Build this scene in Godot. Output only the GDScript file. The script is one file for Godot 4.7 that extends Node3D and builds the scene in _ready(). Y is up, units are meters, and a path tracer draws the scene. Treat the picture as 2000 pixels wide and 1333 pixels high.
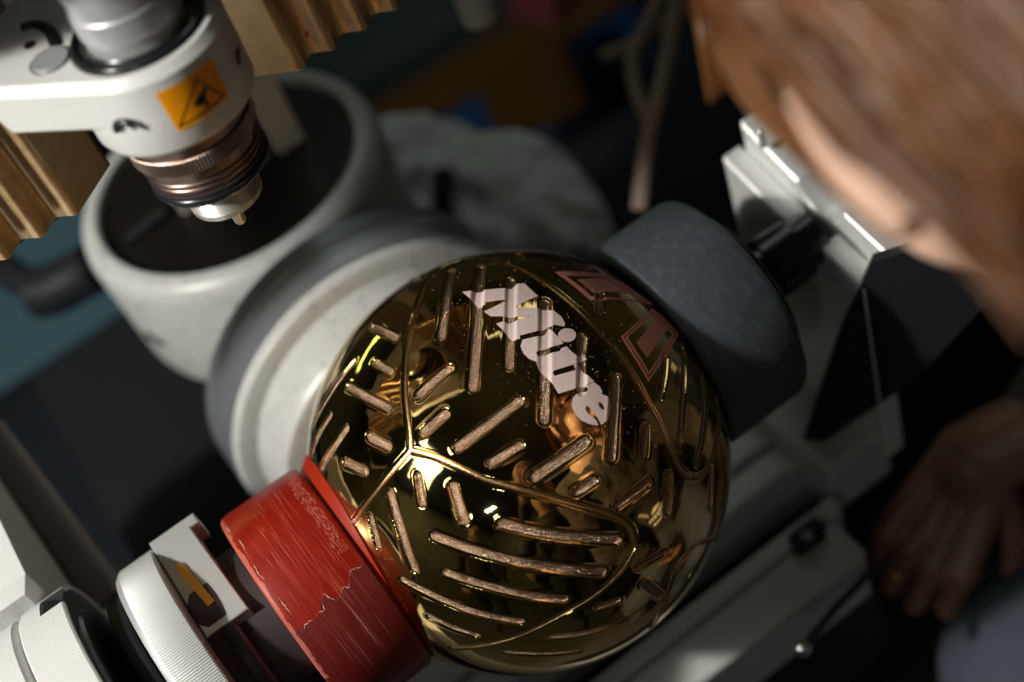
extends Node3D
# A gold-plated football clamped between a red and a black rubber cup on the rotary axis of a white engraving machine.
# Metres, y up. The ball's centre is the origin of the world; its clamping axis runs along x; the floor is at y = FLOOR.

const FLOOR := -1.05
const BR := 0.11            # the ball's radius
var eye := Vector3(-0.1072, 0.5841, 0.4525)
var ax_r := Vector3(0.8012, -0.2719, 0.5331)
var ax_u := Vector3(0.5682, 0.6254, -0.5348)
var ax_f := Vector3(0.188, -0.7314, -0.6556)
var M := {}
var names := {}
var rng := RandomNumberGenerator.new()

# ------------------------------------------------------------------ small helpers
func lin(r: float, g: float, b: float) -> Color:
	return Color(r, g, b).linear_to_srgb()

func mat(key: String, c: Color, rough := 0.6, metal := 0.0, spec := 0.5) -> StandardMaterial3D:
	var m := StandardMaterial3D.new()
	m.resource_name = key
	m.albedo_color = c.linear_to_srgb()
	m.roughness = rough
	m.metallic = metal
	m.metallic_specular = spec
	M[key] = m
	return m

func noise_tex(freq: float, size := 256, octaves := 3, kind := FastNoiseLite.TYPE_SIMPLEX_SMOOTH, sd := 1) -> NoiseTexture2D:
	var n := FastNoiseLite.new()
	n.noise_type = kind
	n.frequency = freq
	n.fractal_octaves = octaves
	n.seed = sd
	var t := NoiseTexture2D.new()
	t.width = size
	t.height = size
	t.seamless = true
	t.noise = n
	return t

func ramped(t: NoiseTexture2D, cols: Array, offs: Array) -> NoiseTexture2D:
	var g := Gradient.new()
	g.offsets = PackedFloat32Array(offs)
	var pc := PackedColorArray()
	for c in cols:
		pc.append(c)
	g.colors = pc
	t.color_ramp = g
	return t

func bump(m: StandardMaterial3D, t: Texture2D, cm: float, scale: float) -> void:
	m.heightmap_enabled = true
	m.heightmap_texture = t
	m.heightmap_scale = cm
	m.uv1_triplanar = true
	m.uv1_scale = Vector3.ONE * scale

func thing(called: String, label: String, category: String, at := Vector3.ZERO, group := "") -> Node3D:
	var o := Node3D.new()
	o.name = numbered(called)
	add_child(o)
	o.position = at
	tag(o, label, category, group)
	return o

func numbered(called: String) -> String:
	names[called] = names.get(called, -1) + 1
	return called if names[called] == 0 else "%s_%03d" % [called, names[called]]

func tag(o: Node, label: String, category: String, group := "") -> void:
	o.set_meta("label", label)
	o.set_meta("category", category)
	if group:
		o.set_meta("group", group)

func part(called: String, mesh: Mesh, m: Material, parent: Node, at := Vector3.ZERO) -> MeshInstance3D:
	var o := MeshInstance3D.new()
	if parent == self:
		o.name = numbered(called)
	else:
		var n := 0
		while parent.has_node(called if n == 0 else "%s_%03d" % [called, n]):
			n += 1
		o.name = called if n == 0 else "%s_%03d" % [called, n]
	o.mesh = mesh
	o.material_override = m
	o.position = at
	parent.add_child(o, true)
	return o

func struct(called: String, mesh: Mesh, m: Material, at := Vector3.ZERO) -> MeshInstance3D:
	var o := part(called, mesh, m, self, at)
	o.set_meta("kind", "structure")
	return o

func arr(v: PackedVector3Array, n: PackedVector3Array, uv: PackedVector2Array, idx: PackedInt32Array, col := PackedColorArray()) -> ArrayMesh:
	var a := []
	a.resize(Mesh.ARRAY_MAX)
	a[Mesh.ARRAY_VERTEX] = v
	a[Mesh.ARRAY_NORMAL] = n
	if uv.size():
		a[Mesh.ARRAY_TEX_UV] = uv
	if col.size():
		a[Mesh.ARRAY_COLOR] = col
	a[Mesh.ARRAY_INDEX] = idx
	var m := ArrayMesh.new()
	m.add_surface_from_arrays(Mesh.PRIMITIVE_TRIANGLES, a)
	return m

func frame_for(axis: Vector3) -> Basis:
	# columns: two cross directions and the axis
	var w := axis.normalized()
	var u := (Vector3.UP if absf(w.y) < 0.9 else Vector3.FORWARD).cross(w).normalized()
	return Basis(u, w.cross(u), w)

# Turned part: prof holds (distance along axis, radius), sharp where the profile bends by more than 35 degrees.
func lathe(prof: Array, axis: Vector3, seg := 72, a0 := 0.0, a1 := TAU, wob = null) -> ArrayMesh:
	var b := frame_for(axis)
	var v := PackedVector3Array()
	var n := PackedVector3Array()
	var uv := PackedVector2Array()
	var idx := PackedInt32Array()
	var np := prof.size()
	var rows := []               # [point, normal2d]
	for i in np:
		var p: Vector2 = prof[i]
		var nin := Vector2.ZERO
		var nout := Vector2.ZERO
		if i > 0:
			var d: Vector2 = (p - prof[i - 1]).normalized()
			nin = Vector2(-d.y, d.x)
		if i < np - 1:
			var d2: Vector2 = (prof[i + 1] - p).normalized()
			nout = Vector2(-d2.y, d2.x)
		if i == 0:
			rows.append([p, nout])
		elif i == np - 1:
			rows.append([p, nin])
		elif nin.dot(nout) > 0.82:
			rows.append([p, (nin + nout).normalized()])
			rows.append(null)
		else:
			rows.append([p, nin])
			rows.append([p, nout])
	var flat := []
	var starts := []
	for i in rows.size():
		if rows[i] == null:
			starts.append(flat.size() - 1)
		else:
			flat.append(rows[i])
	var nrow := flat.size()
	for k in seg + 1:
		var a := lerpf(a0, a1, float(k) / seg)
		var dir := b.x * cos(a) + b.y * sin(a)
		for r in flat:
			var p: Vector2 = r[0]
			var rad := p.y
			if wob != null:
				rad = wob.call(p, a)
			v.append(b.z * p.x + dir * rad)
			var nd: Vector3 = b.z * r[1].x + dir * r[1].y
			if wob != null and rad > 1e-5:
				var e := 0.5 * (a1 - a0) / seg
				var tang := b.y * cos(a) - b.x * sin(a)
				nd -= tang * ((wob.call(p, a + e) - wob.call(p, a - e)) / (2.0 * e) / rad)
			n.append(nd.normalized())
			uv.append(Vector2(float(k) / seg, p.x))
	for k in seg:
		for i in nrow - 1:
			if (flat[i][0] as Vector2).is_equal_approx(flat[i + 1][0]):
				continue
			var q := k * nrow + i
			idx.append_array([q, q + 1, q + nrow, q + 1, q + nrow + 1, q + nrow])
	return arr(v, n, uv, idx)

func fl(st: SurfaceTool, a: Vector3, b: Vector3, c: Vector3) -> void:
	st.add_vertex(a)
	st.add_vertex(b)
	st.add_vertex(c)

# Plate: a polygon in the plane of (eu, ev) swept by depth along ew, its edges chamfered.
func plate(poly: PackedVector2Array, depth: float, bev: float, eu: Vector3, ev: Vector3, smooth := false) -> ArrayMesh:
	var ew := eu.cross(ev).normalized()
	var n := poly.size()
	if Geometry2D.is_polygon_clockwise(poly):
		poly = poly.duplicate()
		poly.reverse()
	var ins := PackedVector2Array()
	for i in n:
		var p := poly[i]
		var d0 := (p - poly[(i + n - 1) % n]).normalized()
		var d1 := (poly[(i + 1) % n] - p).normalized()
		var n0 := Vector2(-d0.y, d0.x)
		var n1 := Vector2(-d1.y, d1.x)
		var mt := (n0 + n1)
		var k := maxf(mt.length_squared() * 0.5, 0.35)
		ins.append(p + mt / k * bev)
	var rings := [[ins, 0.0], [poly, bev], [poly, depth - bev], [ins, depth]]
	var st := SurfaceTool.new()
	st.begin(Mesh.PRIMITIVE_TRIANGLES)
	var at := func(q: Vector2, h: float) -> Vector3: return eu * q.x + ev * q.y + ew * h
	for r in 3:
		st.set_smooth_group(r + 1 if smooth else -1)
		for i in n:
			var j := (i + 1) % n
			var a: Vector3 = at.call(rings[r][0][i], rings[r][1])
			var b: Vector3 = at.call(rings[r][0][j], rings[r][1])
			var c: Vector3 = at.call(rings[r + 1][0][j], rings[r + 1][1])
			var d: Vector3 = at.call(rings[r + 1][0][i], rings[r + 1][1])
			fl(st, a, c, b)
			fl(st, a, d, c)
	st.set_smooth_group(-1)
	var tri := Geometry2D.triangulate_polygon(ins)
	for t in range(0, tri.size(), 3):
		var pa: Vector2 = ins[tri[t]]
		var pb: Vector2 = ins[tri[t + 1]]
		var pc: Vector2 = ins[tri[t + 2]]
		if (pb - pa).cross(pc - pa) < 0:
			var sw := pb
			pb = pc
			pc = sw
		fl(st, at.call(pa, 0), at.call(pb, 0), at.call(pc, 0))
		fl(st, at.call(pa, depth), at.call(pc, depth), at.call(pb, depth))
	st.generate_normals()
	return st.commit()

func box(size: Vector3, bev := 0.002) -> ArrayMesh:
	var h := size * 0.5
	var m := plate(PackedVector2Array([Vector2(-h.x, -h.y), Vector2(h.x, -h.y), Vector2(h.x, h.y), Vector2(-h.x, h.y)]), size.z, bev, Vector3.RIGHT, Vector3.UP)
	return moved(m, Transform3D(Basis(), Vector3(0, 0, -h.z)))

func moved(m: Mesh, t: Transform3D) -> ArrayMesh:
	var st := SurfaceTool.new()
	st.append_from(m, 0, t)
	return st.commit()

func joined(list: Array) -> ArrayMesh:
	var st := SurfaceTool.new()
	for q in list:
		st.append_from(q[0], 0, q[1])
	return st.commit()

func smooth_path(pts: Array, step: float) -> PackedVector3Array:
	var c := Curve3D.new()
	c.bake_interval = step
	var n := pts.size()
	for i in n:
		var a: Vector3 = pts[maxi(i - 1, 0)]
		var b: Vector3 = pts[mini(i + 1, n - 1)]
		var tg := (b - a) / 6.0
		c.add_point(pts[i], -tg, tg)
	return c.get_baked_points()

# Round tube along a path; radii is one number or one per point.
func tube(path: PackedVector3Array, radii, seg := 10, st_in: SurfaceTool = null, color := Color.WHITE) -> ArrayMesh:
	var st := st_in if st_in else SurfaceTool.new()
	if st_in == null:
		st.begin(Mesh.PRIMITIVE_TRIANGLES)
	st.set_color(color)
	var n := path.size()
	var rows := []
	var up := Vector3.ZERO
	for i in n:
		var t := (path[mini(i + 1, n - 1)] - path[maxi(i - 1, 0)]).normalized()
		if up == Vector3.ZERO:
			up = frame_for(t).x
		up = (up - t * up.dot(t)).normalized()
		var side := t.cross(up)
		var row := []
		for k in seg:
			var a := TAU * k / seg
			var d := up * cos(a) + side * sin(a)
			row.append([path[i] + d * (radii if radii is float else radii[i]), d])
		rows.append(row)
	for i in n - 1:
		for k in seg:
			var j := (k + 1) % seg
			for q in [rows[i][k], rows[i + 1][j], rows[i][j], rows[i][k], rows[i + 1][k], rows[i + 1][j]]:
				st.set_normal(q[1])
				st.add_vertex(q[0])
	for e in [0, n - 1]:
		var t := (path[1] - path[0]).normalized() * -1 if e == 0 else (path[n - 1] - path[n - 2]).normalized()
		for k in seg:
			var j := (k + 1) % seg
			st.set_normal(t)
			for q in ([rows[e][k][0], rows[e][j][0], path[e]] if e == 0 else [rows[e][j][0], rows[e][k][0], path[e]]):
				st.add_vertex(q)
	return st.commit() if st_in == null else null

func ring_pts(r: float, n: int, a0: float, a1: float, c := Vector2.ZERO) -> PackedVector2Array:
	var o := PackedVector2Array()
	for i in n + 1:
		var a := lerpf(a0, a1, float(i) / n)
		o.append(c + Vector2(cos(a), sin(a)) * r)
	return o

# ------------------------------------------------------------------ living shapes: tapered capsules and ellipsoids joined smoothly, meshed as surface nets
func nets(bones: Array, cell: float, k: float, paint = null, rough := 0.0, into: Array = []) -> Array:
	var lo := Vector3.INF
	var hi := -Vector3.INF
	for q in bones:
		var e := 0.0
		if q[0] == "c":
			e = maxf(q[3], q[4]) + 3.0 / k
			lo = lo.min(q[1].min(q[2]) - Vector3.ONE * e)
			hi = hi.max(q[1].max(q[2]) + Vector3.ONE * e)
		elif q[4] > 0:
			e = maxf(q[3].x, maxf(q[3].y, q[3].z)) + 3.0 / k
			lo = lo.min(q[1] - Vector3.ONE * e)
			hi = hi.max(q[1] + Vector3.ONE * e)
	var dim := Vector3i(((hi - lo) / cell).ceil()) + Vector3i.ONE * 2
	var nx := dim.x
	var ny := dim.y
	var nz := dim.z
	var f := PackedFloat32Array()
	f.resize(nx * ny * nz)
	for q in bones:
		var a: Vector3 = q[1]
		var blo: Vector3
		var bhi: Vector3
		var pad := 3.0 / k
		if q[0] == "c":
			var e: float = maxf(q[3], q[4]) + pad
			blo = a.min(q[2]) - Vector3.ONE * e
			bhi = a.max(q[2]) + Vector3.ONE * e
		else:
			var e2: float = maxf(q[3].x, maxf(q[3].y, q[3].z)) + pad
			blo = a - Vector3.ONE * e2
			bhi = a + Vector3.ONE * e2
		var i0 := Vector3i(((blo - lo) / cell).floor()).clamp(Vector3i.ZERO, dim - Vector3i.ONE)
		var i1 := Vector3i(((bhi - lo) / cell).ceil()).clamp(Vector3i.ZERO, dim - Vector3i.ONE)
		var cap: bool = q[0] == "c"
		var ab := Vector3.ZERO
		var ll := 1.0
		var ra := 0.0
		var rb := 0.0
		var inv := Basis()
		var rm := 1.0
		var sg := 1.0
		if cap:
			ab = q[2] - a
			ll = maxf(ab.length_squared(), 1e-9)
			ra = q[3]
			rb = q[4]
		else:
			var bs: Basis = q[2]
			var rr: Vector3 = q[3]
			inv = Basis(bs.x / rr.x, bs.y / rr.y, bs.z / rr.z).transposed()
			rm = minf(rr.x, minf(rr.y, rr.z))
			sg = signf(q[4])
		for z in range(i0.z, i1.z + 1):
			for y in range(i0.y, i1.y + 1):
				var at := (z * ny + y) * nx
				for x in range(i0.x, i1.x + 1):
					var p := lo + Vector3(x, y, z) * cell
					var d: float
					if cap:
						var t := clampf((p - a).dot(ab) / ll, 0.0, 1.0)
						d = p.distance_to(a + ab * t) - lerpf(ra, rb, t)
					else:
						d = ((inv * (p - a)).length() - 1.0) * rm
					f[at + x] += sg * exp(-k * maxf(d, -4.0 / k))
	var fn := FastNoiseLite.new()
	fn.frequency = 9.0
	fn.fractal_octaves = 3
	for i in f.size():
		f[i] = log(maxf(f[i], 1e-6))
	if rough > 0.0:
		for z in nz:
			for y in ny:
				for x in nx:
					var at2 := (z * ny + y) * nx + x
					if absf(f[at2]) < 4.0:
						var p2 := lo + Vector3(x, y, z) * cell
						f[at2] += k * rough * (1.0 - 2.4 * absf(fn.get_noise_3d(p2.x * 1.6, p2.y * 0.9, p2.z * 1.6)))
	var v := PackedVector3Array()
	var n := PackedVector3Array()
	var c := PackedColorArray()
	var idx := PackedInt32Array()
	if into.size():
		v = into[0]
		n = into[1]
		c = into[2]
		idx = into[3]
	var cell_v := PackedInt32Array()
	cell_v.resize(f.size())
	cell_v.fill(-1)
	var sx := 1
	var sy := nx
	var sz := nx * ny
	var off := [0, 1, sy, sy + 1, sz, sz + 1, sz + sy, sz + sy + 1]
	var cor := [Vector3(0, 0, 0), Vector3(1, 0, 0), Vector3(0, 1, 0), Vector3(1, 1, 0), Vector3(0, 0, 1), Vector3(1, 0, 1), Vector3(0, 1, 1), Vector3(1, 1, 1)]
	var edges := [[0, 1], [2, 3], [4, 5], [6, 7], [0, 2], [1, 3], [4, 6], [5, 7], [0, 4], [1, 5], [2, 6], [3, 7]]
	for z in nz - 1:
		for y in ny - 1:
			var base := z * sz + y * sy
			for x in nx - 1:
				var i := base + x
				var s0 := f[i] > 0.0
				if (f[i + 1] > 0.0) == s0 and (f[i + sy] > 0.0) == s0 and (f[i + sy + 1] > 0.0) == s0 and (f[i + sz] > 0.0) == s0 and (f[i + sz + 1] > 0.0) == s0 and (f[i + sz + sy] > 0.0) == s0 and (f[i + sz + sy + 1] > 0.0) == s0:
					continue
				var sum := Vector3.ZERO
				var cnt := 0
				for e in edges:
					var fa := f[i + off[e[0]]]
					var fb := f[i + off[e[1]]]
					if (fa > 0.0) != (fb > 0.0):
						sum += cor[e[0]].lerp(cor[e[1]], fa / (fa - fb))
						cnt += 1
				var p := lo + (Vector3(x, y, z) + sum / cnt) * cell
				var g := Vector3(f[i] + f[i + sy] + f[i + sz] + f[i + sy + sz] - f[i + 1] - f[i + sy + 1] - f[i + sz + 1] - f[i + sy + sz + 1], f[i] + f[i + 1] + f[i + sz] + f[i + 1 + sz] - f[i + sy] - f[i + sy + 1] - f[i + sz + sy] - f[i + sy + sz + 1], f[i] + f[i + sy] + f[i + 1] + f[i + sy + 1] - f[i + sz] - f[i + sy + sz] - f[i + sz + 1] - f[i + sy + sz + 1])
				cell_v[i] = v.size()
				v.append(p)
				n.append(g.normalized())
				c.append(paint.call(p) if paint != null else Color.WHITE)
	for z in range(1, nz - 1):
		for y in range(1, ny - 1):
			for x in range(1, nx - 1):
				var i := z * sz + y * sy + x
				var ins := f[i] > 0.0
				for ax in 3:
					var o1: int = [sx, sy, sz][ax]
					if (f[i + o1] > 0.0) == ins:
						continue
					var u: int = [sy, sz, sx][ax]
					var w: int = [sz, sx, sy][ax]
					var q0 := cell_v[i]
					var q1 := cell_v[i - u]
					var q2 := cell_v[i - u - w]
					var q3 := cell_v[i - w]
					if q0 < 0 or q1 < 0 or q2 < 0 or q3 < 0:
						continue
					if ins:
						idx.append_array([q0, q2, q1, q0, q3, q2])
					else:
						idx.append_array([q0, q1, q2, q0, q2, q3])
	return [v, n, c, idx]

func nets_mesh(a: Array) -> ArrayMesh:
	return arr(a[0], a[1], PackedVector2Array(), a[3], a[2])

func hand_bones(wrist: Vector3, along: Vector3, back: Vector3, thumb_side: float, curls: Array, s := 1.0) -> Array:
	# along points from wrist to knuckles, back out of the back of the hand; thumb_side is +1 or -1
	along = along.normalized()
	back = (back - along * back.dot(along)).normalized()
	var side := along.cross(back) * thumb_side
	var b := []
	var lens := [[0.046, 0.026, 0.021], [0.050, 0.030, 0.022], [0.046, 0.028, 0.021], [0.036, 0.021, 0.019]]
	for i in 4:
		var x := (0.030 - 0.020 * i) * s
		var kn := wrist + along * (0.088 - 0.004 * absf(i - 1.2)) * s + side * x + back * 0.004 * s
		b.append(["c", wrist + side * x * 0.55, kn, 0.013 * s, 0.0105 * s])
		var d := along.rotated(back, -thumb_side * (1.5 - i) * 0.07)
		var p := kn
		var hinge := d.cross(back)
		for j in 3:
			d = d.rotated(hinge, -curls[i] * [0.8, 1.0, 0.7][j])
			var q: Vector3 = p + d * lens[i][j] * s
			b.append(["c", p, q, (0.0094 - 0.0009 * j) * s, (0.0085 - 0.0009 * j) * s])
			p = q
	b.append(["c", wrist + side * 0.012 * s, wrist + along * 0.07 * s, 0.016 * s, 0.013 * s])
	var t0 := wrist + side * 0.020 * s + along * 0.018 * s - back * 0.006 * s
	var t1 := t0 + (side * 0.75 + along * 0.7 - back * 0.35).normalized() * 0.042 * s
	var t2 := t1 + (side * 0.35 + along * 0.9 - back * 0.4).normalized() * 0.033 * s
	var t3 := t2 + (along * 0.95 - side * 0.05 - back * 0.4).normalized() * 0.027 * s
	b.append(["c", t0, t1, 0.0155 * s, 0.0115 * s])
	b.append(["c", t1, t2, 0.0112 * s, 0.0100 * s])
	b.append(["c", t2, t3, 0.0100 * s, 0.0085 * s])
	return b

# ------------------------------------------------------------------ the football
const GN := 700
const GS := 1.78                       # half the angle that the fine grid spans, radians
var gh := PackedFloat32Array()
var gd := PackedVector3Array()
var b1: Vector3
var b2: Vector3
var b3: Vector3

func ball_dir(u: float, w: float) -> Vector3:
	var r := sqrt(u * u + w * w)
	if r < 1e-6:
		return b3
	return (b1 * u + b2 * w) * (sin(r) / r) + b3 * cos(r)

func ball_uv(d: Vector3) -> Vector2:
	var c := clampf(d.dot(b3), -1.0, 1.0)
	var q := Vector2(d.dot(b1), d.dot(b2))
	var l := q.length()
	return q / l * acos(c) if l > 1e-9 else Vector2.ZERO

# A place on the ball traced from the photograph (2000 x 1333) to the true sphere.
func on_ball(x: float, y: float) -> Vector3:
	var d := (ax_f + ax_r * ((x - 1000.0) / 2777.0) - ax_u * ((y - 666.5) / 2777.0)).normalized()
	var b := eye.dot(d)
	var q := b * b - eye.length_squared() + BR * BR
	return (eye + d * (-b - sqrt(maxf(q, 0.0)))).normalized()

func height(p: Vector2) -> float:
	var x := (p.x / GS * 0.5 + 0.5) * (GN - 1)
	var y := (p.y / GS * 0.5 + 0.5) * (GN - 1)
	var i := clampi(int(x), 0, GN - 2)
	var j := clampi(int(y), 0, GN - 2)
	var fx := clampf(x - i, 0, 1)
	var fy := clampf(y - j, 0, 1)
	return lerpf(lerpf(gh[j * GN + i], gh[j * GN + i + 1], fx), lerpf(gh[(j + 1) * GN + i], gh[(j + 1) * GN + i + 1], fx), fy)

func carve(path: PackedVector3Array, half: float, depth: float) -> void:
	var reach := half * 2.3 / BR
	for s in path.size() - 1:
		var a := path[s] * BR
		var ab := path[s + 1] * BR - a
		var ll := maxf(ab.length_squared(), 1e-12)
		var ua := ball_uv(path[s])
		var ub := ball_uv(path[s + 1])
		if ua.length() > 1.66 or ub.length() > 1.66:
			continue
		var rr := Vector2.ONE * reach * 1.75
		var lo := ((ua.min(ub) - rr) / GS * 0.5 + Vector2.ONE * 0.5) * (GN - 1)
		var hi := ((ua.max(ub) + rr) / GS * 0.5 + Vector2.ONE * 0.5) * (GN - 1)
		for j in range(maxi(int(lo.y), 0), mini(int(hi.y) + 2, GN)):
			for i in range(maxi(int(lo.x), 0), mini(int(hi.x) + 2, GN)):
				var k := j * GN + i
				var p := gd[k] * BR
				var t := clampf((p - a).dot(ab) / ll, 0.0, 1.0)
				var d := p.distance_to(a + ab * t) / half
				if d < 2.2:
					var h := -depth * (1.0 - smoothstep(0.45, 1.30, d)) + depth * 0.09 * exp(-(d - 1.45) * (d - 1.45) * 14.0)
					if d < 1.3 or h > 0.0:
						gh[k] = minf(gh[k], h) if h < 0.0 else (maxf(gh[k], h) if gh[k] >= 0.0 else gh[k])

func px_path(pts: Array, step := 0.014) -> PackedVector3Array:
	# dense path of unit directions through traced points
	var v := []
	for p in pts:
		v.append(on_ball(p[0], p[1]))
	var sp := smooth_path(v, step)
	for i in sp.size():
		sp[i] = sp[i].normalized()
	return sp

# A strip that lies in its channel on the ball's surface.
func ribbon(path: PackedVector3Array, half: float, lift: float, round_ends := true) -> ArrayMesh:
	var pts := PackedVector3Array()
	var wid := PackedFloat32Array()
	var n := path.size()
	if round_ends:
		var t0 := (path[0] - path[1]).normalized()
		for e in [1.0, 0.92, 0.7, 0.4]:
			pts.append((path[0] + t0 * half / BR * e).normalized())
			wid.append(sqrt(maxf(1.0 - e * e, 0.0)))
	for p in path:
		pts.append(p)
		wid.append(1.0)
	if round_ends:
		var t1 := (path[n - 1] - path[n - 2]).normalized()
		for e in [0.4, 0.7, 0.92, 1.0]:
			pts.append((path[n - 1] + t1 * half / BR * e).normalized())
			wid.append(sqrt(maxf(1.0 - e * e, 0.0)))
	n = pts.size()
	var v := PackedVector3Array()
	var nn := PackedVector3Array()
	var idx := PackedInt32Array()
	var cols := 9
	for i in n:
		var t := (pts[mini(i + 1, n - 1)] - pts[maxi(i - 1, 0)]).normalized()
		var s := pts[i].cross(t).normalized()
		for c in cols:
			var d := (pts[i] + s * (half * wid[i] * (2.0 * c / (cols - 1) - 1.0) / BR)).normalized()
			v.append(d * (BR + height(ball_uv(d)) + lift))
	for i in n:
		for c in cols:
			var du := v[i * cols + mini(c + 1, cols - 1)] - v[i * cols + maxi(c - 1, 0)]
			var dv := v[mini(i + 1, n - 1) * cols + c] - v[maxi(i - 1, 0) * cols + c]
			var q := dv.cross(du)
			var r := v[i * cols + c].normalized()
			if q.length_squared() < 1e-16:
				q = r
			nn.append(q.normalized() * signf(q.dot(r)))
	for i in n - 1:
		for c in cols - 1:
			var q := i * cols + c
			# s = up x t: c grows to the left of the direction of travel
			idx.append_array([q, q + 1, q + cols, q + 1, q + cols + 1, q + cols])
	return arr(v, nn, PackedVector2Array(), idx)

# A flat mark (letter, emblem) laid on the ball, following its channels.
func drape(outlines: Array, holes: Array, lift: float, cell := 0.0052) -> ArrayMesh:
	var v := PackedVector3Array()
	var n := PackedVector3Array()
	var uv := PackedVector2Array()
	var idx := PackedInt32Array()
	var hs := []
	for h in holes:
		hs.append(uv_poly(h))
	for o in outlines:
		var poly := uv_poly(o)
		var lo := Vector2.INF
		var hi := -Vector2.INF
		for p in poly:
			lo = lo.min(p)
			hi = hi.max(p)
		for j in range(floori(lo.y / cell), ceili(hi.y / cell)):
			for i in range(floori(lo.x / cell), ceili(hi.x / cell)):
				var sq := PackedVector2Array([Vector2(i, j) * cell, Vector2(i + 1, j) * cell, Vector2(i + 1, j + 1) * cell, Vector2(i, j + 1) * cell])
				var bits := Geometry2D.intersect_polygons(poly, sq)
				for h in hs:
					var nb := []
					for b in bits:
						nb.append_array(Geometry2D.clip_polygons(b, h))
					bits.assign(nb)
				for b in bits:
					if Geometry2D.is_polygon_clockwise(b):
						continue
					var tri := Geometry2D.triangulate_polygon(b)
					var base := v.size()
					for p in b:
						var d := ball_dir(p.x, p.y)
						v.append(d * (BR + height(p) + lift))
						var e := 0.004
						var dx := ball_dir(p.x + e, p.y) * (BR + height(p + Vector2(e, 0))) - ball_dir(p.x - e, p.y) * (BR + height(p - Vector2(e, 0)))
						var dy := ball_dir(p.x, p.y + e) * (BR + height(p + Vector2(0, e))) - ball_dir(p.x, p.y - e) * (BR + height(p - Vector2(0, e)))
						n.append(dx.cross(dy).normalized())
						uv.append(p)
					for t in range(0, tri.size(), 3):
						var pa: Vector2 = b[tri[t]]
						var cw := (b[tri[t + 1]] - pa).cross(b[tri[t + 2]] - pa) < 0
						idx.append_array([base + tri[t], base + tri[t + 1], base + tri[t + 2]] if cw else [base + tri[t], base + tri[t + 2], base + tri[t + 1]])
	return arr(v, n, uv, idx)

func uv_poly(o: Array) -> PackedVector2Array:
	var poly := PackedVector2Array()
	for p in o:
		poly.append(ball_uv(on_ball(p[0], p[1])))
	if Geometry2D.is_polygon_clockwise(poly):
		poly.reverse()
	return poly

func scaled(list: Array, ox: float, oy: float, s: float) -> Array:
	var o := []
	for p in list:
		o.append([ox + p[0] / s, oy + p[1] / s])
	return o

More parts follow.
